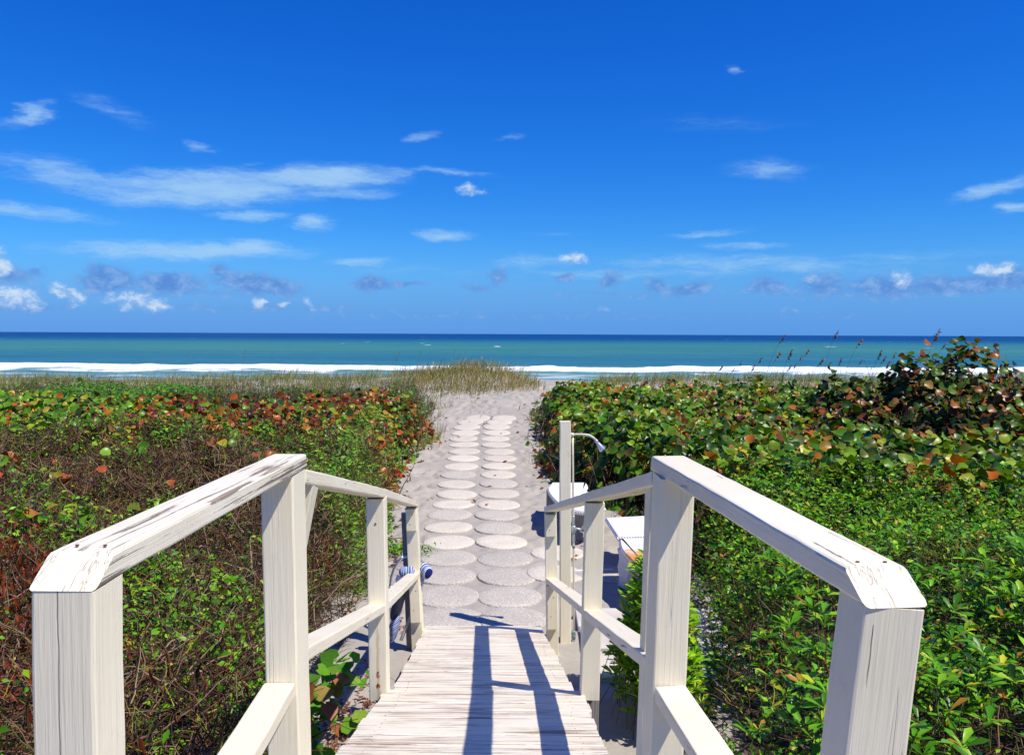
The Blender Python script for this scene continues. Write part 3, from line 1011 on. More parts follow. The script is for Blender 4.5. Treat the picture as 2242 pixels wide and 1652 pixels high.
# ------------------------------------------------------------------ stepping stones
def stone_mesh(seed, mat):
    rr = random.Random(seed)
    n = 30
    ph = [rr.uniform(0, 6.28) for _ in range(3)]
    prof = [(0.0, 0.0), (0.6, 0.001), (0.955, 0.0), (0.99, -0.006), (1.0, -0.016), (0.995, -0.06)]
    V, F = [(0, 0, 0.001)], []
    for (f, z) in prof[1:]:
        for k in range(n):
            a = 2 * PI * k / n
            r = 0.305 * (1 + 0.010 * math.sin(2 * a + ph[0]) + 0.007 * math.sin(5 * a + ph[1]) + rr.uniform(-0.006, 0.006) * (f > 0.9))
            V.append((r * f * math.cos(a), r * f * math.sin(a), z + rr.uniform(-0.0012, 0.0012)))
    for k in range(n):
        F.append((0, 1 + k, 1 + (k + 1) % n))
    for j in range(len(prof) - 2):
        for k in range(n):
            a, b = 1 + j * n + k, 1 + j * n + (k + 1) % n
            F.append((a, a + n, b + n, b))
    me = D.meshes.new('stepping_stone')
    me.from_pydata(V, [], F)
    smooth_mesh(me)
    me.materials.append(mat)
    return me


stone_meshes = [stone_mesh(s, M_STONE) for s in range(6)]
grey_meshes = [stone_mesh(s + 20, M_STONE_GREY) for s in range(6)]
GREY_ONES = {0, 1, 2, 3, 6, 10, 20, 21, 22, 23, 25, 29, 42, 26}
ordn = ['first', 'second', 'third', 'fourth', 'fifth', 'sixth', 'seventh', 'eighth', 'ninth', 'tenth', 'eleventh', 'twelfth', 'thirteenth', 'fourteenth', 'fifteenth', 'sixteenth', 'seventeenth', 'eighteenth', 'nineteenth', 'twentieth']
rs = random.Random(5)
for k, (x, y) in enumerate(STONE_ROWS):
    gz = float(ground_base(x, y))
    e = 0.2
    sy = (float(ground_base(x, y + e)) - float(ground_base(x, y - e))) / (2 * e)
    sxl = (float(ground_base(x + e, y)) - float(ground_base(x - e, y))) / (2 * e)
    up = 0.015 + rs.uniform(-0.004, 0.004)
    if k in (0, 20):
        up = 0.007
    if k in (18, 19, 38, 39):
        up = 0.010
    nm = Vector((-sxl + rs.uniform(-0.022, 0.022), -sy + rs.uniform(-0.018, 0.018), 1)).normalized()
    M = Matrix.Translation((x, y, gz + up)) @ nm.to_track_quat('Z', 'Y').to_matrix().to_4x4() @ Matrix.Rotation(rs.uniform(0, 6.28), 4, 'Z')
    o = link('stepping_stone', (grey_meshes if k in GREY_ONES else stone_meshes)[k % 6], None, M)
    if k < 40:
        side = 'left' if k < 20 else 'right'
        lab = 'round pebbled concrete stepping stone, %s from the ramp in the %s row' % (ordn[k % 20], side)
    else:
        lab = ['round stepping stone off the path in front of the curved bench', 'round stepping stone just beyond the shower post, off the path', 'round stepping stone beside the paving slabs near the rust-stained bench'][k - 40]
    tag(o, lab, 'stepping stone', 'round stepping stones in the sand')

# paving slabs beside the shower
def box_mesh(name, sx, sy, sz, bev=0.006, segs=2):
    bm = bmesh.new()
    bmesh.ops.create_cube(bm, size=1.0)
    for v in bm.verts:
        v.co = Vector((v.co.x * sx, v.co.y * sy, v.co.z * sz))
    bmesh.ops.bevel(bm, geom=list(bm.edges), offset=bev, segments=segs, profile=0.5, affect='EDGES')
    me = D.meshes.new(name)
    bm.to_mesh(me)
    bm.free()
    return me


pv_me = box_mesh('paving_slab', 0.60, 0.46, 0.06, 0.008)
names = ['square concrete paving slab at the foot of the shower post', 'second concrete paving slab from the shower, nearer the benches', 'concrete paving slab in the shade of the green bush by the benches', 'concrete paving slab farthest from the shower beside the stepping stones',
         'concrete paving slab beside the right railing under the bush', 'concrete paving slab nearest the ramp on the shower side']
for k, (i, j) in enumerate(((0, 1), (0, 2), (1, 1), (1, 2), (1, 0), (0, 0))):
    o = link('paving_slab', pv_me, None, Matrix.Translation((0.86 + 0.625 * i, 5.95 + 0.485 * j, 0.012 - 0.002 * k)) @ Matrix.Rotation(0.02 * (k - 2), 4, 'Z'), M_PAVER)
    tag(o, names[k], 'paving slab', 'paving slabs by the shower')


# ------------------------------------------------------------------ tubes and lathes
def tube_mesh(name, pts, r, n=10, closed_ends=True):
    pts = [Vector(p) for p in pts]
    rad = r if isinstance(r, (list, tuple)) else [r] * len(pts)
    V, F = [], []
    ref = Vector((0.31, 0.22, 0.93))
    prev = None
    for i, p in enumerate(pts):
        d = (pts[min(i + 1, len(pts) - 1)] - pts[max(i - 1, 0)]).normalized()
        if prev is None:
            u = d.cross(ref).normalized()
        else:
            u = (prev - d * prev.dot(d)).normalized()
        prev = u
        v = d.cross(u)
        for k in range(n):
            a = 2 * PI * k / n
            V.append(p + (u * math.cos(a) + v * math.sin(a)) * rad[i])
    for i in range(len(pts) - 1):
        for k in range(n):
            a, b = i * n + k, i * n + (k + 1) % n
            F.append((a, b, b + n, a + n))
    if closed_ends:
        F.append(tuple(reversed(range(n))))
        F.append(tuple(range((len(pts) - 1) * n, len(pts) * n)))
    me = D.meshes.new(name)
    me.from_pydata([tuple(v) for v in V], [], F)
    return smooth_mesh(me)


def tube(name, parent, pts, r, mat, n=10):
    c = Vector(pts[0])
    return link(name, tube_mesh(name, [Vector(p) - c for p in pts], r, n), parent, Matrix.Translation(c), mat)


# ---- shower
SH = P(1238, 1420, 6.42)
SHOWER = empty('outdoor_shower', (SH.x, 6.46, 0), 'outdoor shower on a tall cream wooden post with thin pipe and bent arm', 'shower')
st, sb = P(1238, 923, 6.42), P(1238.5, 1420, 6.42)
post(SHOWER, st, ext(st, sb, -0.03), M_POST, wdt=0.086, dep=0.086)
px = lambda u, v: P(u, v, 6.455)
pb, pt_ = px(1257, 1422), px(1254, 952)
tube('pipe', SHOWER, [Vector((pb.x, pb.y, -0.02)), px(1256.5, 1300), px(1255.5, 1150), px(1254.2, 1000), pt_], 0.0085, M_PIPE)
arm = [px(1251, 951.5), px(1262, 950.5), px(1280, 951), px(1290, 952.5), px(1298, 957), px(1305, 963)]
tube('shower_arm', SHOWER, arm, 0.0095, M_PIPE)
tube('elbow', SHOWER, [px(1249.5, 952), px(1252, 951.7), px(1257, 951)], [0.014, 0.019, 0.015], M_PIPE)
h0, h1 = px(1303, 961), px(1320, 985)
hd_ = [h0, h0.lerp(h1, 0.18), h0.lerp(h1, 0.3), h0.lerp(h1, 0.42), h0.lerp(h1, 0.9), h1]
tube('shower_head', SHOWER, hd_, [0.009, 0.013, 0.011, 0.015, 0.027, 0.026], M_CHROME, 14)
for (v0, v1, r, mat) in ((1128, 1152, 0.012, M_VALVE), (1150, 1166, 0.020, M_VALVE), (1166, 1186, 0.013, M_VALVE), (1192, 1199, 0.013, M_BLUEVALVE), (1380, 1398, 0.018, M_BLUEVALVE), (1397, 1407, 0.015, M_VALVE)):
    a, b = px(1255.6, v0), px(1255.9, v1)
    tube('fitting', SHOWER, [a, a.lerp(b, 0.15), a.lerp(b, 0.85), b], [r * 0.8, r, r, r * 0.8], mat)
tube('spigot', SHOWER, [px(1256, 1158), px(1262, 1157), px(1270, 1158), px(1272, 1163)], [0.011, 0.012, 0.010, 0.010], M_VALVE)
bp = P(1256, 1160, 6.6)
tube('supply_pipe', SHOWER, [Vector((SH.x + 0.09, 8.35, 0.012)), Vector((SH.x + 0.32, 8.38, 0.012)), Vector((SH.x + 0.62, 8.42, 0.012))], 0.016, M_WHITEPL)

# ---- concrete benches
def slab_mesh(name, outline, thick, bev=0.016):
    """flat seat slab from an outline (list of xy), with a rounded rim"""
    n = len(outline)
    prof = [(-0.03, 0.0), (-0.008, -0.004), (0.0, -0.016), (-0.004, -0.030), (0.0, -0.044), (-0.012, -thick)]
    cx = sum(p[0] for p in outline) / n
    cy = sum(p[1] for p in outline) / n
    V, F = [], []
    # inward offset by vertex normals
    nor = []
    for i in range(n):
        a, b = outline[i - 1], outline[(i + 1) % n]
        tx, ty = b[0] - a[0], b[1] - a[1]
        l = math.hypot(tx, ty) or 1
        nor.append((ty / l, -tx / l))
    for (off, z) in prof:
        for i in range(n):
            V.append((outline[i][0] + nor[i][0] * off, outline[i][1] + nor[i][1] * off, z))
    for j in range(len(prof) - 1):
        for i in range(n):
            a, b = j * n + i, j * n + (i + 1) % n
            F.append((a, a + n, b + n, b))
    F.append(tuple(range(n)))
    F.append(tuple(reversed(range((len(prof) - 1) * n, len(prof) * n))))
    me = D.meshes.new(name)
    me.from_pydata(V, [], F)
    bm = bmesh.new()
    bm.from_mesh(me)
    bmesh.ops.recalc_face_normals(bm, faces=bm.faces)
    bm.to_mesh(me)
    bm.free()
    return me


def smooth_outline(pts, sub=6):
    """closed Catmull-Rom through pts; (x, y, 'c') keeps a corner"""
    out = []
    n = len(pts)
    for i in range(n):
        p0, p1, p2, p3 = pts[i - 1], pts[i], pts[(i + 1) % n], pts[(i + 2) % n]
        if len(p1) > 2 and len(p2) > 2:
            out.append((p1[0], p1[1]))
            continue
        if len(p1) > 2:
            p0 = p1
        if len(p2) > 2:
            p3 = p2
        for k in range(sub):
            t = k / sub
            f = lambda a, b, c, d: 0.5 * (2 * b + (c - a) * t + (2 * a - 5 * b + 4 * c - d) * t * t + (-a + 3 * b - 3 * c + d) * t ** 3)
            out.append((f(p0[0], p1[0], p2[0], p3[0]), f(p0[1], p1[1], p2[1], p3[1])))
    return out


def rope_mesh(name, outline, z, step=0.028, size=0.012):
    """beaded ornament along the rim"""
    V, F = [], []
    n = len(outline)
    acc = 0.0
    base = [(1, 0, 0), (-1, 0, 0), (0, 1, 0), (0, -1, 0), (0, 0, 1), (0, 0, -1)]
    fc = [(0, 2, 4), (2, 1, 4), (1, 3, 4), (3, 0, 4), (2, 0, 5), (1, 2, 5), (3, 1, 5), (0, 3, 5)]
    for i in range(n):
        a, b = Vector(outline[i]), Vector(outline[(i + 1) % n])
        L = (b - a).length
        while acc < L:
            p = a.lerp(b, acc / L)
            k = len(V)
            for q in base:
                V.append((p.x + q[0] * size, p.y + q[1] * size, z + q[2] * size * 1.15))
            F += [tuple(j + k for j in f) for f in fc]
            acc += step
        acc -= L
    me = D.meshes.new(name)
    me.from_pydata(V, [], F)
    return smooth_mesh(me)


def scroll_leg(name, wdt, dep, hgt):
    """bench leg with a lobed front silhouette, width along y"""
    prof = [(0.5, 0.0), (0.52, 0.06), (0.40, 0.16), (0.34, 0.26), (0.42, 0.38), (0.52, 0.47), (0.50, 0.58), (0.38, 0.68), (0.40, 0.82), (0.52, 0.92), (0.54, 1.0)]
    V, F = [], []
    for (h, f) in prof:
        V += [(-dep / 2, -h * wdt, f * hgt), (dep / 2, -h * wdt, f * hgt), (dep / 2, h * wdt, f * hgt), (-dep / 2, h * wdt, f * hgt)]
    for i in range(len(prof) - 1):
        for k in range(4):
            a, b = i * 4 + k, i * 4 + (k + 1) % 4
            F.append((a, b, b + 4, a + 4))
    F += [(3, 2, 1, 0), tuple(range(len(V) - 4, len(V)))]
    me = D.meshes.new(name)
    me.from_pydata(V, [], F)
    bm = bmesh.new()
    bm.from_mesh(me)
    bmesh.ops.bevel(bm, geom=list(bm.edges), offset=0.012, segments=2, affect='EDGES', clamp_overlap=True)
    bmesh.ops.recalc_face_normals(bm, faces=bm.faces)
    bm.to_mesh(me)
    bm.free()
    return smooth_mesh(me, False)


def gpt(u, v, z):
    d = ray(u, v)
    s = (z - EYE.z) / d.z
    return EYE + d * s


BH = 0.44


def bench(label, px_outline, leg_at, mat, legmat, plain=False, block=None):
    pts = []
    for q in px_outline:
        g = gpt(q[0], q[1], BH)
        pts.append((g.x, g.y) + tuple(q[2:]))
    cx = sum(p[0] for p in pts) / len(pts)
    cy = sum(p[1] for p in pts) / len(pts)
    loc = [(p[0] - cx, p[1] - cy) + tuple(p[2:]) for p in pts]
    ol = smooth_outline(loc)
    area = sum(ol[i - 1][0] * ol[i][1] - ol[i][0] * ol[i - 1][1] for i in range(len(ol)))
    if area < 0:
        ol.reverse()
    B = empty('concrete_bench', (cx, cy, 0), label, 'bench', 'white concrete benches beside the shower')
    s = link('seat', slab_mesh('seat', ol, 0.062), B, Matrix.Translation((cx, cy, BH)), mat)
    link('carved_rim', rope_mesh('carved_rim', ol, -0.030), s, Matrix.Translation((cx, cy, BH)), M_BENCH)
    for (lx, ly, rot, wd) in leg_at:
        g = Matrix.Translation((lx, ly, 0.0)) @ Matrix.Rotation(rot, 4, 'Z')
        if plain:
            link('leg', box_mesh('leg', 0.09, wd, BH - 0.058, 0.015), B, g @ Matrix.Translation((0, 0, (BH - 0.06) / 2)), legmat)
        else:
            link('leg', scroll_leg('leg', wd, 0.12, BH - 0.058), B, g, legmat)
    return B


bench('white curved concrete bench behind the shower post, on the sand', [(1209, 1055, 'c'), (1283, 1055, 'c'), (1286, 1063), (1281, 1071, 'c'), (1299, 1082), (1316, 1096), (1326, 1110, 'c'), (1292, 1116), (1252, 1113), (1224, 1100), (1206, 1082), (1200, 1068)],
      [(0.93, 10.22, 1.5, 0.34), (0.62, 10.95, 1.5, 0.30)], M_BENCH, M_BENCHGREY, plain=True)
bench('white straight concrete bench with carved rim, middle one of three benches', [(1326, 1132, 'c'), (1421, 1127, 'c'), (1442, 1146), (1462, 1170, 'c'), (1352, 1172, 'c')],
      [(1.30, 8.5, 0.15, 0.30), (1.62, 8.5, -0.15, 0.30)], M_BENCH, M_BENCH)
bench('white curved concrete bench with an orange rust stain, behind the green bush', [(1358, 1177, 'c'), (1462, 1175, 'c'), (1478, 1215), (1486, 1256, 'c'), (1446, 1260), (1412, 1245), (1382, 1222), (1364, 1203), (1358, 1188)],
      [(1.13, 7.84, 0.5, 0.20), (1.42, 7.32, 0.8, 0.24)], M_RUSTBENCH, M_BENCH)

# ---- folded beach chair behind the left end post
cp = lambda a, b, y=6.62: P(829.8 + a * 0.1598, 1169.3 + b * 0.1598, y)
CH = empty('beach_chair', (cp(300, 1480).x, 6.140, 0), 'folded beach chair with blue and white striped canvas leaning against the left end post', 'folding chair')
tube('frame_tube', CH, [cp(330, 305), cp(300, 330), cp(255, 390), cp(205, 480), cp(172, 590), cp(158, 700), cp(150, 800), cp(160, 1000), cp(185, 1250), cp(175, 1480)], 0.0125, M_ALU)
tube('frame_tube', CH, [cp(330, 305, 6.260), cp(420, 300, 6.280), cp(520, 380, 6.290), cp(585, 520, 6.290), cp(590, 690, 6.280), cp(520, 900, 6.260), cp(400, 1200, 6.240), cp(300, 1450, 6.220)], 0.0125, M_ALU)
tube('hinge', CH, [cp(125, 735, 6.140), cp(150, 725, 6.140), cp(190, 715, 6.140)], 0.012, M_VALVE)
for (q, a) in ((0.0, 1),):
    A, B_ = cp(300, 575, 6.125), cp(225, 730, 6.110)
    beam('armrest', CH, B_, A, 0.06, 0.022, M_WHITEPL, up=UPP, r=0.008)


def cloth(name, rows, mat, uvs=1.0):
    """sheet through rows of points with a little thickness"""
    V, F, UV = [], [], []
    R, C_ = len(rows), len(rows[0])
    for r_, row in enumerate(rows):
        for c_, p in enumerate(row):
            V.append(Vector(p))
            UV.append((r_ / (R - 1) * uvs, c_ / (C_ - 1)))
    for r_ in range(R - 1):
        for c_ in range(C_ - 1):
            a = r_ * C_ + c_
            F.append((a, a + 1, a + C_ + 1, a + C_))
    c0 = sum(V, Vector()) / len(V)
    me = D.meshes.new(name)
    me.from_pydata([tuple(v - c0) for v in V], [], F)
    ul = me.uv_layers.new(name='UVMap')
    for lp in me.loops:
        ul.data[lp.index].uv = UV[lp.vertex_index]
    smooth_mesh(me)
    o = link(name, me, CH, Matrix.Translation(c0), mat)
    md = o.modifiers.new('solid', 'SOLIDIFY')
    md.thickness = 0.006
    sb_ = o.modifiers.new('sub', 'SUBSURF')
    sb_.levels = sb_.render_levels = 2
    return o


cloth('canvas', [[cp(150, 1180, 6.120), cp(210, 1170, 6.060), cp(300, 1060, 6.140)], [cp(145, 1290, 6.110), cp(205, 1280, 6.040), cp(285, 1210, 6.140)], [cp(150, 1400, 6.110), cp(195, 1390, 6.040), cp(265, 1330, 6.140)], [cp(155, 1500, 6.110), cp(180, 1490, 6.070), cp(225, 1430, 6.140)]], M_STRIPE, 1.6)
cloth('back_panel', [[cp(300, 700, 6.160), cp(340, 690, 6.200), cp(400, 640, 6.240)], [cp(200, 900, 6.140), cp(290, 880, 6.100), cp(360, 860, 6.240)], [cp(150, 1060, 6.140), cp(240, 1040, 6.080), cp(320, 1000, 6.200)], [cp(150, 1190, 6.140), cp(215, 1180, 6.100), cp(300, 1100, 6.180)]], M_NET)


def roll(name, A, B_, r, uvs):
    n, m = 14, 12
    ax = (B_ - A)
    L = ax.length
    ax.normalize()
    u = ax.cross(Vector((0, 0, 1))).normalized()
    v = ax.cross(u)
    V, F, UV = [], [], []
    for i in range(m + 1):
        f = i / m
        rr = r * (1 - abs(2 * f - 1) ** 5 * 0.75) * (1 + 0.06 * math.sin(9 * f))
        for k in range(n):
            a = 2 * PI * k / n
            V.append(A + ax * (L * f) + (u * math.cos(a) * 0.8 + v * math.sin(a)) * rr * (1 + 0.05 * math.sin(3 * a + 5 * f)))
            UV.append((f * uvs, k / n))
    for i in range(m):
        for k in range(n):
            a, b = i * n + k, i * n + (k + 1) % n
            F.append((a, b, b + n, a + n))
    F += [tuple(reversed(range(n))), tuple(range(m * n, m * n + n))]
    c0 = (A + B_) / 2
    me = D.meshes.new(name)
    me.from_pydata([tuple(p - c0) for p in V], [], F)
    ul = me.uv_layers.new(name='UVMap')
    for lp in me.loops:
        ul.data[lp.index].uv = UV[lp.vertex_index]
    smooth_mesh(me)
    return link(name, me, CH, Matrix.Translation(c0), M_STRIPE)


roll('headrest', cp(275, 525, 6.105), cp(490, 500, 6.115), 0.043, 1.0)
roll('headrest', cp(590, 455, 6.30), cp(690, 545, 6.22), 0.056, 0.6)
cloth('canvas', [[cp(560, 560, 6.280), cp(590, 560, 6.240), cp(625, 550, 6.260)], [cp(555, 640, 6.280), cp(585, 640, 6.230), cp(620, 620, 6.260)], [cp(560, 700, 6.280), cp(580, 705, 6.240), cp(612, 680, 6.260)]], M_STRIPE, 0.7)


# ------------------------------------------------------------------ vegetation kit
class Batch:
    """many small leaves or twigs gathered into one mesh"""
    def __init__(self):
        self.V, self.T, self.C, self.n = [], [], [], 0

    def add(self, V, T, C):
        """V (N,k,3) vertices, T (m,3) template triangles, C (N,3) or (N,k,3) colours"""
        N, k, _ = V.shape
        if N == 0:
            return
        off = (np.arange(N) * k + self.n)[:, None, None]
        self.T.append((T[None] + off).reshape(-1, 3))
        self.V.append(V.reshape(-1, 3))
        if C.ndim == 2:
            C = np.repeat(C[:, None, :], k, 1)
        self.C.append(C.reshape(-1, 3))
        self.n += N * k

    def build(self, name, parent, mat, smooth=True, kind=None):
        V, T, C = np.concatenate(self.V), np.concatenate(self.T), np.concatenate(self.C)
        if parent is not None:
            off = np.array(world_loc(parent))
        else:
            off = np.zeros(3)
        me = mesh_np(name, V - off, T, np.clip(C, 0, 1), smooth=smooth)
        o = link(name, me, parent, Matrix.Translation(Vector(off)), mat)
        if kind or parent is not None:
            o['kind'] = kind or 'stuff'
        return o


def norm(a):
    return a / np.maximum(np.linalg.norm(a, axis=-1, keepdims=True), 1e-9)


def round_leaf(n=9, cup=0.09):
    v = [(0, 0.48, 0.0)]
    for k in range(n):
        a = 2 * PI * (k + 0.5) / n - PI / 2
        r = 0.5 * (0.93 if k in (0, n - 1) else 1.0)
        v.append((r * 1.08 * math.cos(a), 0.48 + r * math.sin(a), 0.30 * abs(r * math.cos(a)) + cup * math.sin(a * 2 + 0.5) - 0.05 * (math.sin(a) > 0.7)))
    t = [(0, 1 + k, 1 + (k + 1) % n) for k in range(n)]
    return np.array(v), np.array(t)


def obovate_leaf(wd=0.34):
    v = [(0, 0, 0), (-wd * 0.30, 0.42, 0.05), (0, 0.45, 0.0), (wd * 0.30, 0.42, 0.05), (-wd * 0.5, 0.76, 0.03), (0, 0.80, -0.02), (wd * 0.5, 0.76, 0.03), (0, 1.0, -0.07)]
    t = [(0, 2, 1), (0, 3, 2), (1, 2, 5), (1, 5, 4), (2, 3, 6), (2, 6, 5), (4, 5, 7), (5, 6, 7)]
    return np.array(v), np.array(t)


def ovate_leaf(wd=0.5):
    v = [(0, 0, 0), (-wd * 0.5, 0.40, 0.07), (0, 0.45, 0.0), (wd * 0.5, 0.40, 0.07), (0, 1.0, -0.10)]
    t = [(0, 2, 1), (0, 3, 2), (1, 2, 4), (2, 3, 4)]
    return np.array(v), np.array(t)


TRI_ROUND = round_leaf()
TRI_OBOV = obovate_leaf()
TRI_OVATE = ovate_leaf()
TRI_NARROW = ovate_leaf(0.26)


def place(tmpl, pos, nor, head, size, bend=None):
    """copies of a leaf template: base at pos, normal nor, pointing along head"""
    v, t = tmpl
    nor = norm(nor)
    y = norm(head - nor * (head * nor).sum(-1, keepdims=True))
    x = np.cross(y, nor)
    s = size[:, None, None]
    V = (v[None, :, 0:1] * x[:, None] + v[None, :, 1:2] * y[:, None] + v[None, :, 2:3] * nor[:, None]) * s + pos[:, None]
    return V, t


def pick(palette, n, jit=0.14):
    """palette: [(weight, rgb)]"""
    wts = np.array([p[0] for p in palette], dtype=float)
    cols = np.array([p[1] for p in palette], dtype=float)
    k = rng.choice(len(palette), n, p=wts / wts.sum())
    c = cols[k] * (1 + rng.normal(0, jit, (n, 1))) * (1 + rng.normal(0, 0.06, (n, 3)))
    return np.clip(c, 0.003, 0.95)


def pick_by_place(palette, x, y, jit=0.14):
    """like pick, but neighbouring leaves tend to turn colour together"""
    n = len(x)
    f = 0.9 * fbm(x, y, 1.1, 201, 3) + 0.35 * vnoise(x, y, 4.0, 207)
    v = np.argsort(np.argsort(f)) / max(1, n - 1)
    v = np.clip(np.where(rng.random(n) < 0.62, v + rng.normal(0, 0.10, n), rng.random(n)), 0, 0.9999)
    wts = np.array([p[0] for p in palette], dtype=float)
    k = np.searchsorted(np.cumsum(wts / wts.sum()), v).clip(0, len(palette) - 1)
    c = np.array([p[1] for p in palette], dtype=float)[k]
    return np.clip(c * (1 + rng.normal(0, jit, (n, 1))) * (1 + rng.normal(0, 0.06, (n, 3))), 0.003, 0.95)


def twigs(batch, base, dirv, length, r0, col, segs=5, wander=0.25, droop=0.0):
    N = len(base)
    if N == 0:
        return np.zeros((0, 3))
    P_ = np.zeros((N, segs + 1, 3))
    P_[:, 0] = base
    d = norm(dirv)
    for k in range(segs):
        d = norm(d + rng.normal(0, wander, (N, 3)) + np.array([0, 0, -droop]))
        P_[:, k + 1] = P_[:, k] + d * (length / segs)[:, None]
    dd = norm(P_[:, -1] - P_[:, 0])
    u = norm(np.cross(dd, rng.normal(0, 1, (N, 3))))
    v = np.cross(dd, u)
    rad = r0[:, None] * np.linspace(1.0, 0.35, segs + 1)[None]
    ring = []
    for a in (0, 2.094, 4.189):
        ring.append(P_ + (u * math.cos(a) + v * math.sin(a))[:, None] * rad[..., None])
    V = np.stack(ring, 2).reshape(N, -1, 3)
    T = []
    for k in range(segs):
        for j in range(3):
            a, b = k * 3 + j, k * 3 + (j + 1) % 3
            T += [(a, b, b + 3), (a, b + 3, a + 3)]
    batch.add(V, np.array(T), col)
    return P_


def sample(n, x0, x1, y0, y1, fn, margin=0.10):
    """random ground points in a box that satisfy fn and can be near the picture"""
    x = rng.uniform(x0, x1, n)
    y = rng.uniform(y0, y1, n)
    ok = fn(x, y) & (np.abs(x) < (0.64 + margin) * np.maximum(y, 0) + 0.9)
    return x[ok], y[ok]


def inside(x, y):
    """how far into the thicket, metres from the path edge (negative = on the path)"""
    return np.where(x < -0.2, XL(y) - x, x - XR(y))


def canopy(x, y):
    """top of the thicket above the datum"""
    g = ground_base(x, y)
    left = x < -0.2
    hl = np.interp(y, [0, 3, 6, 10, 12, 15, 17.5, 20, 22], [0.98, 0.98, 1.0, 1.08, 1.18, 1.20, 1.08, 1.06, 1.05])
    hr = np.interp(y, [0, 3, 6, 8, 10, 14, 18, 21, 23], [0.92, 0.92, 0.95, 1.02, 1.10, 1.15, 1.14, 1.10, 1.05])
    h = np.where(left, hl, hr) + 0.12 * fbm(x, y, 0.55, 61, 3) + 0.10 * fbm(x, y, 1.7, 71, 2)
    # the tall clump on the right
    lobe = lambda cx, cy, rx, ry, a: a * np.exp(-(((x - cx) / rx) ** 2 + ((y - cy) / ry) ** 2))
    up_ = np.maximum.reduce([lobe(7.25, 12.9, 0.62, 1.3, 1.30), lobe(6.45, 13.1, 0.50, 1.2, 0.98), lobe(8.5, 13.2, 0.8, 1.3, 0.75), lobe(5.6, 13.4, 0.7, 1.2, 0.42), lobe(10.2, 13.4, 1.2, 1.4, 0.8)])
    h = h + up_ * (1 + 0.12 * fbm(x, y, 1.6, 75, 2))
    dpt = np.clip(inside(x, y) / 0.55, 0, 1)
    return g + (h - g) * np.sqrt(np.clip(1 - (1 - dpt) ** 2, 0, 1)) * sstep(-0.02, 0.12, inside(x, y)) + 0.02


def up_normals(n, tilt=0.75, bias=(0.12, -0.20, 0.0)):
    v = rng.normal(0, tilt, (n, 3))
    v[:, 2] = np.abs(v[:, 2]) * 0.5 + 0.75
    return norm(v + np.array(bias))


def headings(n, lift=0.15):
    a = rng.uniform(0, 2 * PI, n)
    return np.stack([np.cos(a), np.sin(a), rng.normal(lift, 0.35, n)], -1)


GREEN_SG = [(2.6, (0.022, 0.075, 0.005)), (4.5, (0.065, 0.185, 0.007)), (4, (0.125, 0.285, 0.009)), (2.2, (0.22, 0.38, 0.016)), (1.1, (0.36, 0.43, 0.025)), (1.2, (0.38, 0.22, 0.016)), (0.9, (0.43, 0.125, 0.014)), (0.4, (0.18, 0.040, 0.010))]
RED_SG = [(1.0, (0.022, 0.07, 0.005)), (3, (0.065, 0.19, 0.008)), (2.4, (0.15, 0.31, 0.012)), (1, (0.30, 0.38, 0.02)), (0.5, (0.50, 0.32, 0.025)), (1.6, (0.46, 0.18, 0.016)), (2.8, (0.40, 0.085, 0.011)), (2.2, (0.22, 0.030, 0.009)), (1.3, (0.08, 0.016, 0.008))]
LEFT_SG = [(1.4, (0.022, 0.07, 0.005)), (4, (0.08, 0.23, 0.008)), (3, (0.17, 0.37, 0.012)), (2, (0.30, 0.44, 0.02)), (1.2, (0.42, 0.36, 0.02)), (1, (0.40, 0.085, 0.011))]
TALL_SG = [(2.2, (0.018, 0.045, 0.004)), (4, (0.045, 0.115, 0.006)), (2, (0.09, 0.18, 0.008)), (1, (0.36, 0.21, 0.04)), (1.8, (0.32, 0.115, 0.022)), (1.2, (0.18, 0.045, 0.014))]
SCAEV = [(4, (0.070, 0.245, 0.007)), (4, (0.135, 0.390, 0.010)), (2.4, (0.28, 0.54, 0.018)), (2.2, (0.020, 0.075, 0.005)), (0.8, (0.50, 0.52, 0.03)), (0.25, (0.42, 0.20, 0.03))]
SMALLG = [(4, (0.075, 0.255, 0.007)), (4, (0.145, 0.400, 0.011)), (2, (0.29, 0.52, 0.018)), (2.4, (0.022, 0.075, 0.005)), (0.5, (0.46, 0.42, 0.03))]
BARK = [(3, (0.17, 0.088, 0.048)), (3, (0.28, 0.165, 0.098)), (2, (0.075, 0.038, 0.024)), (1.8, (0.42, 0.30, 0.20)), (1.4, (0.23, 0.065, 0.03))]
BARKY = BARK + [(4, (0.045, 0.028, 0.020)), (1.4, (0.36, 0.34, 0.05)), (0.8, (0.13, 0.16, 0.03))]
POD = [(3, (0.24, 0.045, 0.012)), (2, (0.13, 0.025, 0.010)), (1, (0.34, 0.09, 0.02))]
DRY = [(3, (0.20, 0.065, 0.03)), (2, (0.30, 0.13, 0.06)), (2, (0.12, 0.04, 0.025)), (1, (0.36, 0.20, 0.10))]


def col_points(x, y, spread, side=0.35):
    """heights under the canopy: most near the top skin, more depth close to the path edge"""
    top = canopy(x, y)
    g = ground_base(x, y)
    dep = rng.exponential(spread, len(x))
    edge = sstep(0.9, 0.0, inside(x, y)) + 0.9 * sstep(0.25, 0.6, top - 1.45)
    uni = rng.random(len(x)) * (top - g)
    z = np.where(rng.random(len(x)) < side * edge + 0.03, top - uni, top - dep)
    return np.maximum(z, g + 0.03), top, g


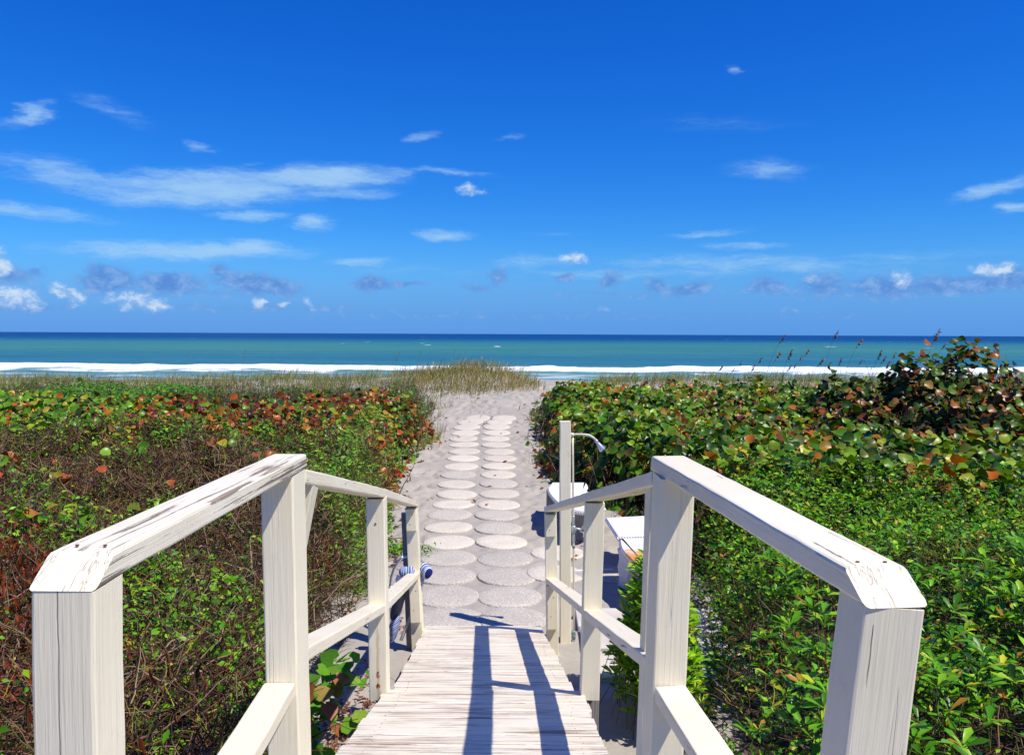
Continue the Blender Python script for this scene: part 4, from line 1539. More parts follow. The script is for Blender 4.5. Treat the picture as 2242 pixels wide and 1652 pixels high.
def clump(x, y, per, sig, hvar=0.07, dome=2.2):
    """gather loose points round shoot tips of uneven height: x, y, extra height"""
    m = max(1, len(x) // per)
    cx, cy = x[:m], y[:m]
    dzc = rng.normal(0, hvar, m)
    k = rng.integers(0, m, len(x))
    ox, oy = rng.normal(0, sig, len(x)), rng.normal(0, sig, len(x))
    return cx[k] + ox, cy[k] + oy, dzc[k] - dome * (ox ** 2 + oy ** 2) / max(sig, 1e-6) * 0.5


def grape(batch, stems, x, y, pal, size=(0.085, 0.15), spread=0.09, side=0.6, per=9):
    if per:
        x, y, dzc = clump(x, y, per, 0.13, 0.085)
    else:
        dzc = 0.0
    z, top, g = col_points(x, y, spread, side)
    z = np.maximum(z + dzc, g + 0.02)
    n = len(x)
    pos = np.stack([x, y, z], -1)
    # leaves face outwards on the flank of the thicket
    e = 0.25
    gxn = (canopy(x - e, y) - canopy(x + e, y)) / (2 * e)
    gyn = (canopy(x, y - e) - canopy(x, y + e)) / (2 * e)
    flank = np.stack([np.clip(gxn, -2, 2), np.clip(gyn, -2, 2), np.zeros(n)], -1)
    nor = norm(up_normals(n, 0.62, (0.10, -0.30, 0)) + flank * 0.45)
    V, T = place(TRI_ROUND, pos, nor, headings(n), rng.uniform(size[0], size[1], n))
    C = pick_by_place(pal, x, y)
    Ck = np.repeat(C[:, None, :], V.shape[1], 1)
    Ck[:, 0] = Ck[:, 0] * 0.85 + np.array([0.10, 0.09, 0.02]) * 0.15
    edge_red = (rng.random(n) < 0.22)[:, None, None]
    Ck[:, 1:] = np.where(edge_red, Ck[:, 1:] * 0.6 + np.array([0.30, 0.10, 0.03]) * 0.4, Ck[:, 1:])
    batch.add(V, T, Ck)
    if stems is not None:
        m = max(8, n // 9)
        k = rng.choice(n, m)
        b = np.stack([x[k] + rng.normal(0, 0.15, m), y[k] + rng.normal(0, 0.15, m), g[k] + 0.0], -1)
        L = np.maximum(0.15, (top[k] - g[k]) * rng.uniform(0.7, 1.0, m))
        dv = np.stack([rng.normal(0, 0.35, m), rng.normal(0, 0.35, m), np.ones(m)], -1)
        twigs(stems, b, dv, L, rng.uniform(0.005, 0.014, m), pick(BARK, m), 5, 0.16)


# shared leaf objects: single large leaves that show one by one
def leaf_variants(pal, k=8, tm=TRI_ROUND):
    out = []
    for c in pick(pal, k, 0.1):
        C = np.repeat(np.array(c)[None], len(tm[0]), 0)
        me = mesh_np('leaf', tm[0], tm[1], C, smooth=True)
        me.materials.append(M_LEAF)
        out.append(me)
    return out


def single_leaves(parent, variants, x, y, size, lift=0.0):
    top = canopy(x, y)
    nor = up_normals(len(x), 0.7, (0.10, -0.20, 0))
    hd2 = headings(len(x))
    for k in range(len(x)):
        n_ = Vector(nor[k])
        h_ = Vector(hd2[k])
        yv = (h_ - n_ * h_.dot(n_)).normalized()
        xv = yv.cross(n_)
        M = Matrix((xv, yv, n_)).transposed().to_4x4()
        s = random.uniform(*size)
        M = Matrix.Translation((x[k], y[k], top[k] + lift + random.uniform(-0.03, 0.03))) @ M @ Matrix.Scale(s, 4)
        link('leaf', variants[k % len(variants)], parent, M)


def shrub(name, loc, label, cat='shrub', group=None):
    g = float(ground_base(loc[0], loc[1]))
    return empty(name, (loc[0], loc[1], g), label, cat, group)


def fill(count, x0, x1, y0, y1, fn):
    return sample(count, x0, x1, y0, y1, fn)


# ---- right: sea grape
inR = lambda x, y: (x > 0) & (inside(x, y) > 0.02)
front = lambda x: 8.0 - 0.10 * (x - 2) + 0.5 * vnoise(x, 0 * x, 0.8, 91)
tall = lambda x, y: ((x - 7.3) / 2.6) ** 2 + ((y - 13.0) / 2.1) ** 2 < 1
SGR = [
    ('sea_grape_shrub', (2.2, 14.5), 'green sea grape hedge along the sand path, right behind the shower head', lambda x, y: inR(x, y) & (y > front(x)) & (x < 3.6) & ~tall(x, y), (0.5, 3.7, 8, 22.5), 330, GREEN_SG, 60),
    ('sea_grape_shrub', (7.3, 13.0), 'tallest sea grape clump with orange-brown leaves, reaching up to the horizon', lambda x, y: inR(x, y) & tall(x, y), (4, 10.2, 10.5, 15.5), 620, TALL_SG, 50),
    ('sea_grape_shrub', (5.5, 10.0), 'wide low spread of green and orange sea grape in front of the tallest clump', lambda x, y: inR(x, y) & (y > front(x)) & (x >= 3.6) & ~tall(x, y) & (y < 13.2), (3.6, 11, 6.5, 13.3), 330, GREEN_SG, 80),
    ('sea_grape_shrub', (6.5, 18.0), 'far strip of green sea grape below the sea oats on the dune', lambda x, y: inR(x, y) & (x >= 3.6) & ~tall(x, y) & (y >= 13.2), (3.6, 16, 13.2, 21.8), 210, GREEN_SG, 24),
]
for (nm, loc, lab, fn, bx, dens, pal, nl) in SGR:
    sh = shrub(nm, loc, lab)
    b, s = Batch(), Batch()
    x, y = fill(int(dens * (bx[1] - bx[0]) * (bx[3] - bx[2])), *bx, fn)
    grape(b, s, x, y, pal, spread=0.10 if pal is not TALL_SG else 0.22)
    b.build('crown', sh, M_LEAF)
    s.build('branches', sh, M_TWIG)
    k = rng.permutation(len(x))
    k = k[np.argsort(y[k] + rng.uniform(0, 6, len(k)))][: nl * 3]
    k = rng.choice(k, min(nl, len(k)), replace=False)
    single_leaves(sh, leaf_variants(pal), x[k], y[k], (0.10, 0.155))

# ---- left: sea grape
inL = lambda x, y: (x < 0) & (inside(x, y) > 0.02)
band = lambda x, y: (y > 11.0 + 0.6 * vnoise(x, 0 * x, 0.6, 95) - 0.25 * (x + 2.5) * 0) & (y < 16.2 + 0.8 * vnoise(x, 0 * x, 0.5, 97) + 1.8 * (x > -4.2))
SGL = [
    ('sea_grape_shrub', (-4.0, 13.0), 'red and orange leaved sea grape band across the scrub near the path', lambda x, y: inL(x, y) & band(x, y) & (x > -6.2 + 0.4 * vnoise(y, y, 1.0, 3)), (-6.6, -1.6, 10, 18.4), 360, RED_SG, 60),
    ('sea_grape_shrub', (-8.5, 12.5), 'large-leaved bright green sea grape with yellow leaves at the far left edge', lambda x, y: inL(x, y) & band(x, y) & (x <= -6.2), (-13.5, -6.0, 10, 17.2), 290, LEFT_SG, 60),
]
for (nm, loc, lab, fn, bx, dens, pal, nl) in SGL:
    sh = shrub(nm, loc, lab)
    b, s = Batch(), Batch()
    x, y = fill(int(dens * (bx[1] - bx[0]) * (bx[3] - bx[2])), *bx, fn)
    grape(b, s, x, y, pal, size=(0.065, 0.125), spread=0.11)
    b.build('crown', sh, M_LEAF)
    s.build('branches', sh, M_TWIG)
    k = rng.choice(len(x), nl, replace=False)
    single_leaves(sh, leaf_variants(pal), x[k], y[k], (0.08, 0.14), 0.03)

# ---- left: brown twiggy scrub
def twig_mass(stems, x, y, h=(0.22, 0.55), r=(0.0012, 0.0036), pal=BARKY, wander=0.24, deep=0.28, segs=5, sidep=0.6, flat=1.0):
    n = len(x)
    top = canopy(x, y)
    g = ground_base(x, y)
    edge = sstep(0.9, 0.0, inside(x, y))
    z0 = np.where(rng.random(n) < sidep * edge, g + rng.random(n) * (top - g), top - rng.exponential(deep, n) - 0.10)
    z0 = np.maximum(z0, g)
    L = rng.uniform(h[0], h[1], n)
    dv = np.stack([rng.normal(0, flat, n), rng.normal(0, flat, n), rng.uniform(0.1, 1.3, n)], -1)
    L = np.minimum(L, np.maximum(0.12, (top - z0) * 1.15 + 0.06))
    return twigs(stems, np.stack([x, y, z0], -1), dv, L, rng.uniform(r[0], r[1], n), pick(pal, n), segs, wander)


def small_leaves(batch, x, y, pal, size=(0.022, 0.05), spread=0.10, tm=TRI_OVATE, side=0.6, tilt=0.8, per=14, sig=0.06):
    x, y, dzc = clump(x, y, per, sig)
    z, top, g = col_points(x, y, spread, side)
    z = np.maximum(z + dzc, g + 0.02)
    n = len(x)
    V, T = place(tm, np.stack([x, y, z], -1), up_normals(n, tilt, (0.1, -0.25, 0)), headings(n), rng.uniform(size[0], size[1], n))
    batch.add(V, T, pick(pal, n))


def patchy(x, y, s, seed, lo, hi):
    return rng.random(len(x)) < sstep(lo, hi, fbm(x, y, s, seed, 3))


scrub = shrub('twiggy_shrub', (-2.4, 4.5), 'dense brown twiggy scrub with sparse green leaves behind the left railing')
sb_, lb_, db_ = Batch(), Batch(), Batch()
inS = lambda x, y: (x < 0) & (inside(x, y) > 0.0)
for (y0, y1, dens, rr_, seg) in ((0.9, 4.0, 800, (0.0016, 0.0055), 6), (4.0, 7.5, 600, (0.002, 0.0062), 5), (7.5, 12.2, 380, (0.003, 0.0075), 4)):
    bx = (-9.5, -0.8, y0, y1)
    x, y = fill(int(dens * (bx[1] - bx[0]) * (y1 - y0)), *bx, inS)
    twig_mass(sb_, x, y, r=rr_, segs=seg, flat=0.9)
    # thicker woody stems
    k = rng.choice(len(x), max(6, len(x) // 13), replace=False)
    twig_mass(sb_, x[k], y[k], h=(0.4, 0.9), r=(0.004, 0.010), wander=0.22, segs=7, flat=1.1, deep=0.10, pal=BARK)
    x, y = fill(int(dens * 3.0 * (bx[1] - bx[0]) * (y1 - y0)), *bx, inS)
    kp = patchy(x, y, 0.9, 101, 0.05, 0.8)
    small_leaves(lb_, x[kp], y[kp], SMALLG, size=(0.03, 0.068), spread=0.09, tm=TRI_OVATE)
    x, y = fill(int(dens * 0.28 * (bx[1] - bx[0]) * (y1 - y0)), *bx, inS)
    small_leaves(lb_, x, y, SMALLG, size=(0.02, 0.045), spread=0.14)
sb_.build('branches', scrub, M_TWIG)
lb_.build('foliage', scrub, M_LEAF_SOFT)
# hanging dried pods
pods = Batch()
x, y = fill(9000, -4.2, -0.95, 2.2, 7.0, inS)
kp = patchy(x, y, 1.1, 111, -0.05, 0.8)
x, y = x[kp], y[kp]
z = canopy(x, y) - rng.exponential(0.07, len(x)) + 0.01
hd3 = np.stack([rng.normal(0, 0.35, len(x)), rng.normal(0, 0.35, len(x)), -np.ones(len(x))], -1)
V, T = place(TRI_NARROW, np.stack([x, y, z], -1), norm(rng.normal(0, 1, (len(x), 3)) + np.array([0, -0.8, 0.2])), hd3, rng.uniform(0.05, 0.10, len(x)))
pods.add(V, T, pick(POD, len(x)))
pods.build('dried_pods', scrub, M_LEAF_SOFT, kind='stuff')
# stray big sea grape leaves growing through the scrub
sgl = shrub('sea_grape_sprig', (-3.4, 7.5), 'stray orange and green sea grape leaves poking out of the brown scrub')
bb, ss = Batch(), Batch()
cents = [gpt(u, v, 1.06) for (u, v) in ((20, 1020), (60, 1000), (155, 1022), (360, 1055), (480, 985), (290, 980), (40, 960), (585, 1000), (220, 960), (130, 1100))]
xx = np.concatenate([c.x + rng.normal(0, 0.16, 9) for c in cents])
yy = np.concatenate([c.y + rng.normal(0, 0.18, 9) for c in cents])
grape(bb, ss, xx, yy, LEFT_SG + [(4, (0.42, 0.10, 0.025)), (2, (0.40, 0.16, 0.03))], size=(0.07, 0.13), spread=0.03, side=0.0, per=0)
bb.build('crown', sgl, M_LEAF)
ss.build('branches', sgl, M_TWIG)

# ---- left: weeds, creeper and a bright shrub towards the dune
weeds = shrub('dune_weeds', (-6.0, 18.5), 'brown and green weedy growth between the red sea grape and the dune grass')
b, s = Batch(), Batch()
inW = lambda x, y: inL(x, y) & (y > 15.2)
x, y = fill(30000, -17, -1.6, 15.2, 22.5, inW)
twig_mass(s, x[:9000], y[:9000], h=(0.25, 0.5), r=(0.003, 0.006), pal=[(3, (0.10, 0.05, 0.035)), (2, (0.16, 0.09, 0.06)), (2, (0.13, 0.15, 0.04))], segs=3, flat=0.5)
kp = patchy(x, y, 0.35, 131, -0.5, 0.6)
small_leaves(b, x[kp], y[kp], [(4, (0.05, 0.14, 0.015)), (3, (0.09, 0.20, 0.025)), (1, (0.15, 0.24, 0.04))], size=(0.05, 0.10), spread=0.10)
small_leaves(b, x[~kp], y[~kp], [(3, (0.13, 0.035, 0.020)), (2, (0.18, 0.065, 0.03)), (2, (0.08, 0.05, 0.03)), (1.5, (0.07, 0.13, 0.025))], size=(0.04, 0.08), spread=0.08, tm=TRI_NARROW, tilt=1.4)
b.build('foliage', weeds, M_LEAF_SOFT)
s.build('branches', weeds, M_TWIG)
bright = shrub('leafy_shrub', (-8.8, 18.6), 'fresh bright green leafy patch among the weeds, upper left')
b, s = Batch(), Batch()
inB = lambda x, y: (((x + 8.8) / 1.9) ** 2 + ((y - 18.6) / 1.6) ** 2 < 1 + 0.3 * fbm(x, y, 1.2, 141, 2)) | (((x + 11.6) / 0.9) ** 2 + ((y - 17.6) / 0.8) ** 2 < 1)
x, y = fill(9500, -13, -6.4, 16.4, 20.6, inB)
z, top, g = col_points(x, y, 0.06)
V, T = place(TRI_OVATE, np.stack([x, y, z + 0.06], -1), up_normals(len(x), 0.7, (0.1, -0.3, 0)), headings(len(x)), rng.uniform(0.05, 0.10, len(x)))
b.add(V, T, pick([(4, (0.07, 0.24, 0.012)), (3, (0.12, 0.33, 0.02)), (1, (0.04, 0.13, 0.01))], len(x)))
twig_mass(s, x[:500], y[:500], pal=BARK, segs=3, r=(0.003, 0.006))
b.build('foliage', bright, M_LEAF_SOFT)
s.build('branches', bright, M_TWIG)
creep = shrub('creeper', (-1.75, 10.0), 'light green creeper trailing along the left edge of the sand path')
b, s = Batch(), Batch()
x, y = fill(30000, -3.2, -1.2, 7.6, 14.5, lambda x, y: (x < 0) & (inside(x, y) > -0.06) & (inside(x, y) < 0.55) & (fbm(x, y, 0.8, 151, 2) > -0.55))
small_leaves(b, x, y, [(3, (0.10, 0.26, 0.02)), (3, (0.17, 0.36, 0.03)), (2, (0.28, 0.40, 0.05)), (1, (0.05, 0.13, 0.015))], size=(0.035, 0.075), spread=0.05, side=0.8)
twig_mass(s, x[:900], y[:900], h=(0.15, 0.4), pal=[(2, (0.22, 0.22, 0.06)), (1, (0.12, 0.08, 0.05))], segs=4)
b.build('foliage', creep, M_LEAF_SOFT)
s.build('branches', creep, M_TWIG)
# small creeper patch on the sand by the chair
cr2 = shrub('creeper', (-1.42, 8.3), 'small mossy green creeper mat on the sand behind the beach chair')
b = Batch()
c0 = gpt(873, 1204, 0.03)
n = 900
pos = np.stack([c0.x + rng.normal(0, 0.16, n), c0.y + rng.normal(0, 0.10, n), 0.03 + np.abs(rng.normal(0, 0.035, n))], -1)
V, T = place(TRI_OVATE, pos, up_normals(n, 0.7), headings(n), rng.uniform(0.02, 0.045, n))
b.add(V, T, pick(SMALLG, n))
b.build('foliage', cr2, M_LEAF_SOFT)

# ---- right: beach naupaka in front, small-leaved green behind
def rosettes(batch, stems, x, y, z, pal, size=(0.06, 0.11), per=9, spread_up=0.6):
    n = len(x)
    for k in range(per):
        a = rng.uniform(0, 2 * PI, n) if k == 0 else a + 2.4 + rng.normal(0, 0.2, n)
        upv = rng.uniform(0.15, 1.1, n) * spread_up + 0.12 * (k / per)
        hd4 = np.stack([np.cos(a), np.sin(a), upv], -1)
        nor = np.stack([-np.cos(a) * upv, -np.sin(a) * upv, np.ones(n)], -1) + rng.normal(0, 0.22, (n, 3))
        pos = np.stack([x, y, z - 0.012 * k / per], -1)
        V, T = place(TRI_OBOV, pos, nor, hd4, rng.uniform(size[0], size[1], n) * (0.75 + 0.35 * (k / per)))
        C = pick(pal, n)
        batch.add(V, T, C)
    if stems is not None:
        b0 = np.stack([x + rng.normal(0, 0.05, n), y + rng.normal(0, 0.05, n), z - rng.uniform(0.12, 0.35, n)], -1)
        dv = np.stack([x, y, z], -1) - b0
        L = np.linalg.norm(dv, axis=1)
        twigs(stems, b0, dv, L, rng.uniform(0.002, 0.004, n), pick([(2, (0.22, 0.25, 0.05)), (2, (0.15, 0.10, 0.06)), (1, (0.30, 0.30, 0.08))], n), 4, 0.06)


nau = shrub('naupaka_shrub', (1.9, 3.6), 'glossy bright green spoon-leaved shrub tangled with twigs behind the right railing')
b, s, lf = Batch(), Batch(), Batch()
inN = lambda x, y: (x > 0) & (inside(x, y) > 0.02) & (y < front(x) + 0.3)
brown = lambda x, y: fbm(x, y, 0.7, 161, 3)
for (y0, y1, dr, dt, dl) in ((0.9, 4.0, 230, 300, 900), (4.0, 6.0, 190, 220, 1000)):
    bx = (0.78, 6.2, y0, y1)
    A_ = (bx[1] - bx[0]) * (y1 - y0)
    x, y = fill(int(dr * A_), *bx, inN)
    kp = rng.random(len(x)) < 0.12 + 0.88 * sstep(0.35, -0.25, brown(x, y))
    x, y = x[kp], y[kp]
    z, top, g = col_points(x, y, 0.09, 0.8)
    z = z + rng.normal(0, 0.10, len(z))
    rosettes(b, s, x, y, z, SCAEV, size=(0.05, 0.115))
    x, y = fill(int(dt * A_), *bx, inN)
    twig_mass(s, x, y, pal=BARKY, r=(0.0014, 0.0045), segs=5, flat=0.9)
    twig_mass(s, x[::14], y[::14], h=(0.3, 0.8), r=(0.003, 0.008), pal=BARKY, segs=7, wander=0.22, flat=1.0)
    x, y = fill(int(dl * A_), *bx, inN)
    kp = rng.random(len(x)) < sstep(0.6, -0.4, brown(x, y))
    small_leaves(lf, x[kp], y[kp], SMALLG, size=(0.025, 0.055), spread=0.12)
b.build('crown', nau, M_LEAF)
s.build('branches', nau, M_TWIG)
lf.build('foliage', nau, M_LEAF_SOFT)
gm = shrub('small_leaved_shrub', (4.0, 6.8), 'belt of small fresh green leaves between the spoon-leaved shrub and the sea grape')
b, s = Batch(), Batch()
inG = lambda x, y: (x > 0) & (inside(x, y) > 0.05) & (y < front(x) + 0.8)
bx = (1.3, 8.2, 5.4, 9.2)
x, y = fill(int(1700 * 6.9 * 3.8), *bx, inG)
small_leaves(b, x, y, SMALLG, size=(0.03, 0.065), spread=0.10, side=0.8)
x, y = fill(int(150 * 6.9 * 3.8), *bx, inG)
twig_mass(s, x, y, pal=BARKY, r=(0.0018, 0.004), segs=4)
x, y = fill(int(30 * 6.9 * 3.8), *bx, inG)
z, top, g = col_points(x, y, 0.06, 0.5)
rosettes(b, s, x, y, z, SCAEV, size=(0.05, 0.09))
b.build('foliage', gm, M_LEAF_SOFT)
s.build('branches', gm, M_TWIG)
# the bush beside the benches
bush = shrub('leafy_bush', (0.92, 5.15), 'upright yellow-green spoon-leaved bush beside the rust-stained bench')
b, s = Batch(), Batch()
n = 430
a = rng.uniform(0, 2 * PI, n)
rr_ = np.sqrt(rng.random(n))
f = rng.random(n) ** 0.7
x = 0.93 + 0.30 * rr_ * np.cos(a) * (0.7 + 0.4 * (1 - f))
y = 5.15 + 0.42 * rr_ * np.sin(a)
z = 0.12 + f * (1.0 * np.sqrt(1 - 0.85 * rr_ ** 2)) + 0.04 * rng.normal(0, 1, n)
rosettes(b, s, x, y, z, [(3, (0.17, 0.44, 0.014)), (4, (0.32, 0.62, 0.022)), (2, (0.48, 0.66, 0.04)), (1, (0.06, 0.18, 0.010)), (0.3, (0.50, 0.36, 0.04))], size=(0.06, 0.11), per=10, spread_up=0.7)
m = 26
twigs(s, np.stack([0.98 + rng.normal(0, 0.08, m), 5.15 + rng.normal(0, 0.1, m), np.zeros(m)], -1), np.stack([rng.normal(0.05, 0.12, m), rng.normal(0, 0.15, m), np.ones(m)], -1), rng.uniform(0.4, 0.8, m), rng.uniform(0.004, 0.008, m), pick(BARK, m), 6, 0.1)
b.build('crown', bush, M_LEAF)
s.build('branches', bush, M_TWIG)

# ---- vine on the sand left of the ramp
vine = shrub('ground_vine', (-1.0, 4.6), 'broad heart-leaved vine on the shaded sand left of the ramp')
b, s = Batch(), Batch()
heart = (np.array([(0, 0.12, 0.0), (-0.30, -0.06, 0.05), (-0.52, 0.22, 0.08), (-0.42, 0.58, 0.05), (0, 1.0, -0.06), (0.42, 0.58, 0.05), (0.52, 0.22, 0.08), (0.30, -0.06, 0.05)]), np.array([(0, 2, 1), (0, 3, 2), (0, 4, 3), (0, 5, 4), (0, 6, 5), (0, 7, 6)]))
vc = []
for (u, v, z0) in ((745, 1575, 0.08), (775, 1585, 0.10), (712, 1638, 0.10), (690, 1560, 0.35), (715, 1500, 0.45), (735, 1460, 0.55), (700, 1475, 0.5), (760, 1452, 0.55), (690, 1600, 0.3), (680, 1640, 0.25), (700, 1530, 0.4), (780, 1475, 0.3), (690, 1510, 0.5), (722, 1525, 0.35), (700, 1580, 0.25), (735, 1500, 0.35)):
    g = gpt(u, v, z0)
    vc.append((g.x, g.y, z0))
vc = np.array(vc)
big = np.repeat(vc, 3, 0) + rng.normal(0, 0.055, (len(vc) * 3, 3)) * np.array([1, 1.2, 0.5])
n = len(big)
V, T = place(heart, big, up_normals(n, 0.45, (0.1, -0.4, 0)), headings(n, -0.1), rng.uniform(0.07, 0.125, n))
b.add(V, T, pick([(3, (0.08, 0.25, 0.015)), (3, (0.13, 0.34, 0.02)), (1, (0.24, 0.40, 0.04)), (0.6, (0.40, 0.25, 0.06)), (0.5, (0.36, 0.12, 0.04))], n))
twigs(s, big + np.array([0.02, 0, -0.02]), np.stack([rng.normal(0, 1, n), rng.normal(0, 1, n), rng.normal(-0.3, 0.2, n)], -1), rng.uniform(0.12, 0.3, n), rng.uniform(0.0015, 0.003, n), pick(BARKY, n), 4, 0.2)
b.build('foliage', vine, M_LEAF_SOFT)
s.build('branches', vine, M_TWIG)


# ------------------------------------------------------------------ dune grass
def blades(batch, x, y, z, h, wd, pal, lean=(0.28, 0.0), spread=0.52):
    n = len(x)
    a = rng.uniform(0, 2 * PI, n)
    l = np.abs(rng.normal(0, spread, n))
    dx, dy = np.cos(a) * l + lean[0] * rng.uniform(0.2, 1, n), np.sin(a) * l + lean[1]
    sd = rng.uniform(0, 2 * PI, n)
    sxv = np.stack([np.cos(sd), np.sin(sd), np.zeros(n)], -1) * (wd / 2)[:, None]
    base = np.stack([x, y, z], -1)
    p1 = base + np.stack([dx * 0.28 * h, dy * 0.28 * h, 0.45 * h], -1)
    p2 = base + np.stack([dx * 0.75 * h, dy * 0.75 * h, 0.80 * h], -1)
    p3 = base + np.stack([dx * 1.35 * h, dy * 1.35 * h, (1.0 - 0.35 * l) * h], -1)
    V = np.stack([base - sxv, base + sxv, p1 - sxv * 0.9, p1 + sxv * 0.9, p2 - sxv * 0.6, p2 + sxv * 0.6, p3], 1)
    T = np.array([(0, 1, 3), (0, 3, 2), (2, 3, 5), (2, 5, 4), (4, 5, 6)])
    batch.add(V, T, pick(pal, n))


GRASS = [(3, (0.14, 0.22, 0.05)), (3, (0.25, 0.31, 0.09)), (3, (0.38, 0.37, 0.14)), (1.2, (0.07, 0.12, 0.035)), (2.5, (0.46, 0.37, 0.17)), (1, (0.36, 0.20, 0.09))]
GOLD = [(3, (0.46, 0.38, 0.14)), (3, (0.32, 0.33, 0.10)), (1.8, (0.18, 0.24, 0.06)), (2.2, (0.50, 0.34, 0.16)), (0.7, (0.08, 0.13, 0.035))]
gb_ = Batch()


def tufts(nt, x0, x1, y0, y1, fn, per, h, pal, wd=(0.006, 0.012), sig=0.10):
    tx, ty = fill(nt, x0, x1, y0, y1, fn)
    if len(tx) == 0:
        return
    m = rng.integers(per[0], per[1], len(tx))
    x = np.repeat(tx, m) + rng.normal(0, sig, m.sum())
    y = np.repeat(ty, m) + rng.normal(0, sig, m.sum())
    z = ground_base(x, y) - 0.01
    hh = np.repeat(rng.uniform(h[0], h[1], len(tx)), m) * rng.uniform(0.5, 1.1, m.sum())
    blades(gb_, x, y, z, hh, rng.uniform(wd[0], wd[1], len(x)), pal)


gap = lambda x, y: ~((np.abs(x - np.interp(y, [18, 22, 25, 30], [-0.6, 0.2, 1.0, 2.4])) < np.interp(y, [18, 22, 25, 30], [1.2, 1.3, 1.1, 1.3])))
tufts(1500, -20, -1.6, 20.5, 29, lambda x, y: gap(x, y) & (x < 0), (6, 15), (0.18, 0.50), GRASS, wd=(0.008, 0.016))
tufts(1700, 1.0, 21, 21.0, 29, lambda x, y: gap(x, y) & (x > 0), (6, 15), (0.18, 0.50), GRASS, wd=(0.008, 0.016))
tufts(300, -20, -2.0, 17.0, 21.5, lambda x, y: inL(x, y) & (fbm(x, y, 0.4, 171, 2) > 0.0), (6, 16), (0.3, 0.62), GRASS)
tufts(380, -6.5, -1.7, 18.6, 24.5, lambda x, y: inL(x, y) & (x < np.interp(y, [18.6, 20, 22, 24.5], [-1.9, -2.7, -2.6, -2.2])), (7, 15), (0.22, 0.5), GRASS)
# at the path edges
tufts(44, -2.6, -1.5, 15.5, 20, lambda x, y: np.abs(inside(x, y)) < 0.28, (6, 14), (0.2, 0.45), GRASS, sig=0.06)
tufts(40, 0.3, 1.2, 12.5, 20, lambda x, y: (np.abs(inside(x, y)) < 0.22) & (x > 0), (6, 14), (0.2, 0.42), GRASS, sig=0.06)
tufts(14, 1.2, 3.0, 9.8, 12, lambda x, y: (inside(x, y) > -0.7) & (x > 0), (4, 9), (0.2, 0.4), GRASS, sig=0.05)
tufts(10, -1.0, 1.0, 19.5, 23.5, lambda x, y: x < 9, (3, 6), (0.1, 0.25), GOLD, sig=0.05)
go = gb_.build('dune_grass', None, M_GRASS)
tag(go, 'green and straw coloured grass growing along the dune crest', 'grass', kind='stuff')
# the big tuft on the crest
gb_ = Batch()
tufts(520, -3.2, 1.4, 22.0, 26.4, lambda x, y: (((x + 0.95) / 1.9) ** 2 + ((y - 24.1) / 1.9) ** 2 < 1), (7, 16), (0.16, 0.66), GOLD, wd=(0.009, 0.017), sig=0.13)
tuft = gb_.build('grass_tuft', None, M_GRASS)
tag(tuft, 'golden green grass clump on the sandy mound at the end of the path', 'grass')
gb_ = Batch()
n = 420
pt0 = gpt(1206, 1040, 0.02)
blades(gb_, pt0.x + rng.normal(0, 0.09, n), pt0.y + rng.normal(0, 0.09, n), np.full(n, 0.02), rng.uniform(0.08, 0.24, n), rng.uniform(0.003, 0.007, n), [(3, (0.30, 0.13, 0.05)), (2, (0.38, 0.20, 0.08)), (1, (0.20, 0.08, 0.03))], lean=(0, 0), spread=0.6)
dt = gb_.build('dry_grass_tuft', None, M_GRASS)
tag(dt, 'small dead rust-brown grass tuft on the sand beside the shower post', 'grass')


# ------------------------------------------------------------------ sea oats
def oat_mesh(seed, slim):
    r = np.random.default_rng(seed)
    st_, hd5 = Batch(), Batch()
    H = 1.0
    k = 9
    tt = np.linspace(0, 1, k)
    bend = r.uniform(0.12, 0.28)
    pth = np.stack([bend * tt ** 2.2, 0.03 * np.sin(3 * tt), H * (tt - 0.06 * tt ** 4)], -1)
    V = []
    for i, p in enumerate(pth):
        rad = 0.0034 * (1 - 0.55 * tt[i])
        for a in (0, 2.094, 4.189):
            V.append(p + np.array([math.cos(a) * rad, math.sin(a) * rad, 0]))
    T = []
    for i in range(k - 1):
        for j in range(3):
            a, b = i * 3 + j, i * 3 + (j + 1) % 3
            T += [(a, b, b + 3), (a, b + 3, a + 3)]
    st_.add(np.array(V)[None], np.array(T), np.array([[0.30, 0.24, 0.10]]))
    n = 18 if slim else 34
    f = r.uniform(0.88 if not slim else 0.80, 1.0, n)
    i = np.clip(f * (k - 1), 0, k - 1.001)
    i0 = i.astype(int)
    pos = pth[i0] + (pth[i0 + 1] - pth[i0]) * (i - i0)[:, None]
    a = r.uniform(-0.9, 0.9, n)
    hd6 = np.stack([np.cos(a) * (0.8 if not slim else 0.25), np.sin(a) * 0.7, r.uniform(-0.9, 0.3, n) + (0.9 if slim else 0)], -1)
    V, T = place(ovate_leaf(0.30 if slim else 0.48), pos, norm(r.normal(0, 1, (n, 3))), hd6, r.uniform(0.020, 0.038, n) * (0.8 if slim else 1.0))
    cc = np.array([(0.30, 0.18, 0.08), (0.38, 0.26, 0.13), (0.22, 0.12, 0.06)])[r.integers(0, 3, n)]
    hd5.add(V, T, cc)
    # a few long blades at the foot
    return st_, hd5


def to_me(b, name, mat):
    me = mesh_np(name, np.concatenate(b.V), np.concatenate(b.T), np.concatenate(b.C), smooth=True)
    me.materials.append(mat)
    return me


oat = {}
for slim in (0, 1):
    oat[slim] = []
    for s in range(4):
        a, b = oat_mesh(100 + s + 10 * slim, slim)
        oat[slim].append((to_me(a, 'stalk', M_GRASS), to_me(b, 'seed_head', M_GRASS)))
ro = random.Random(3)


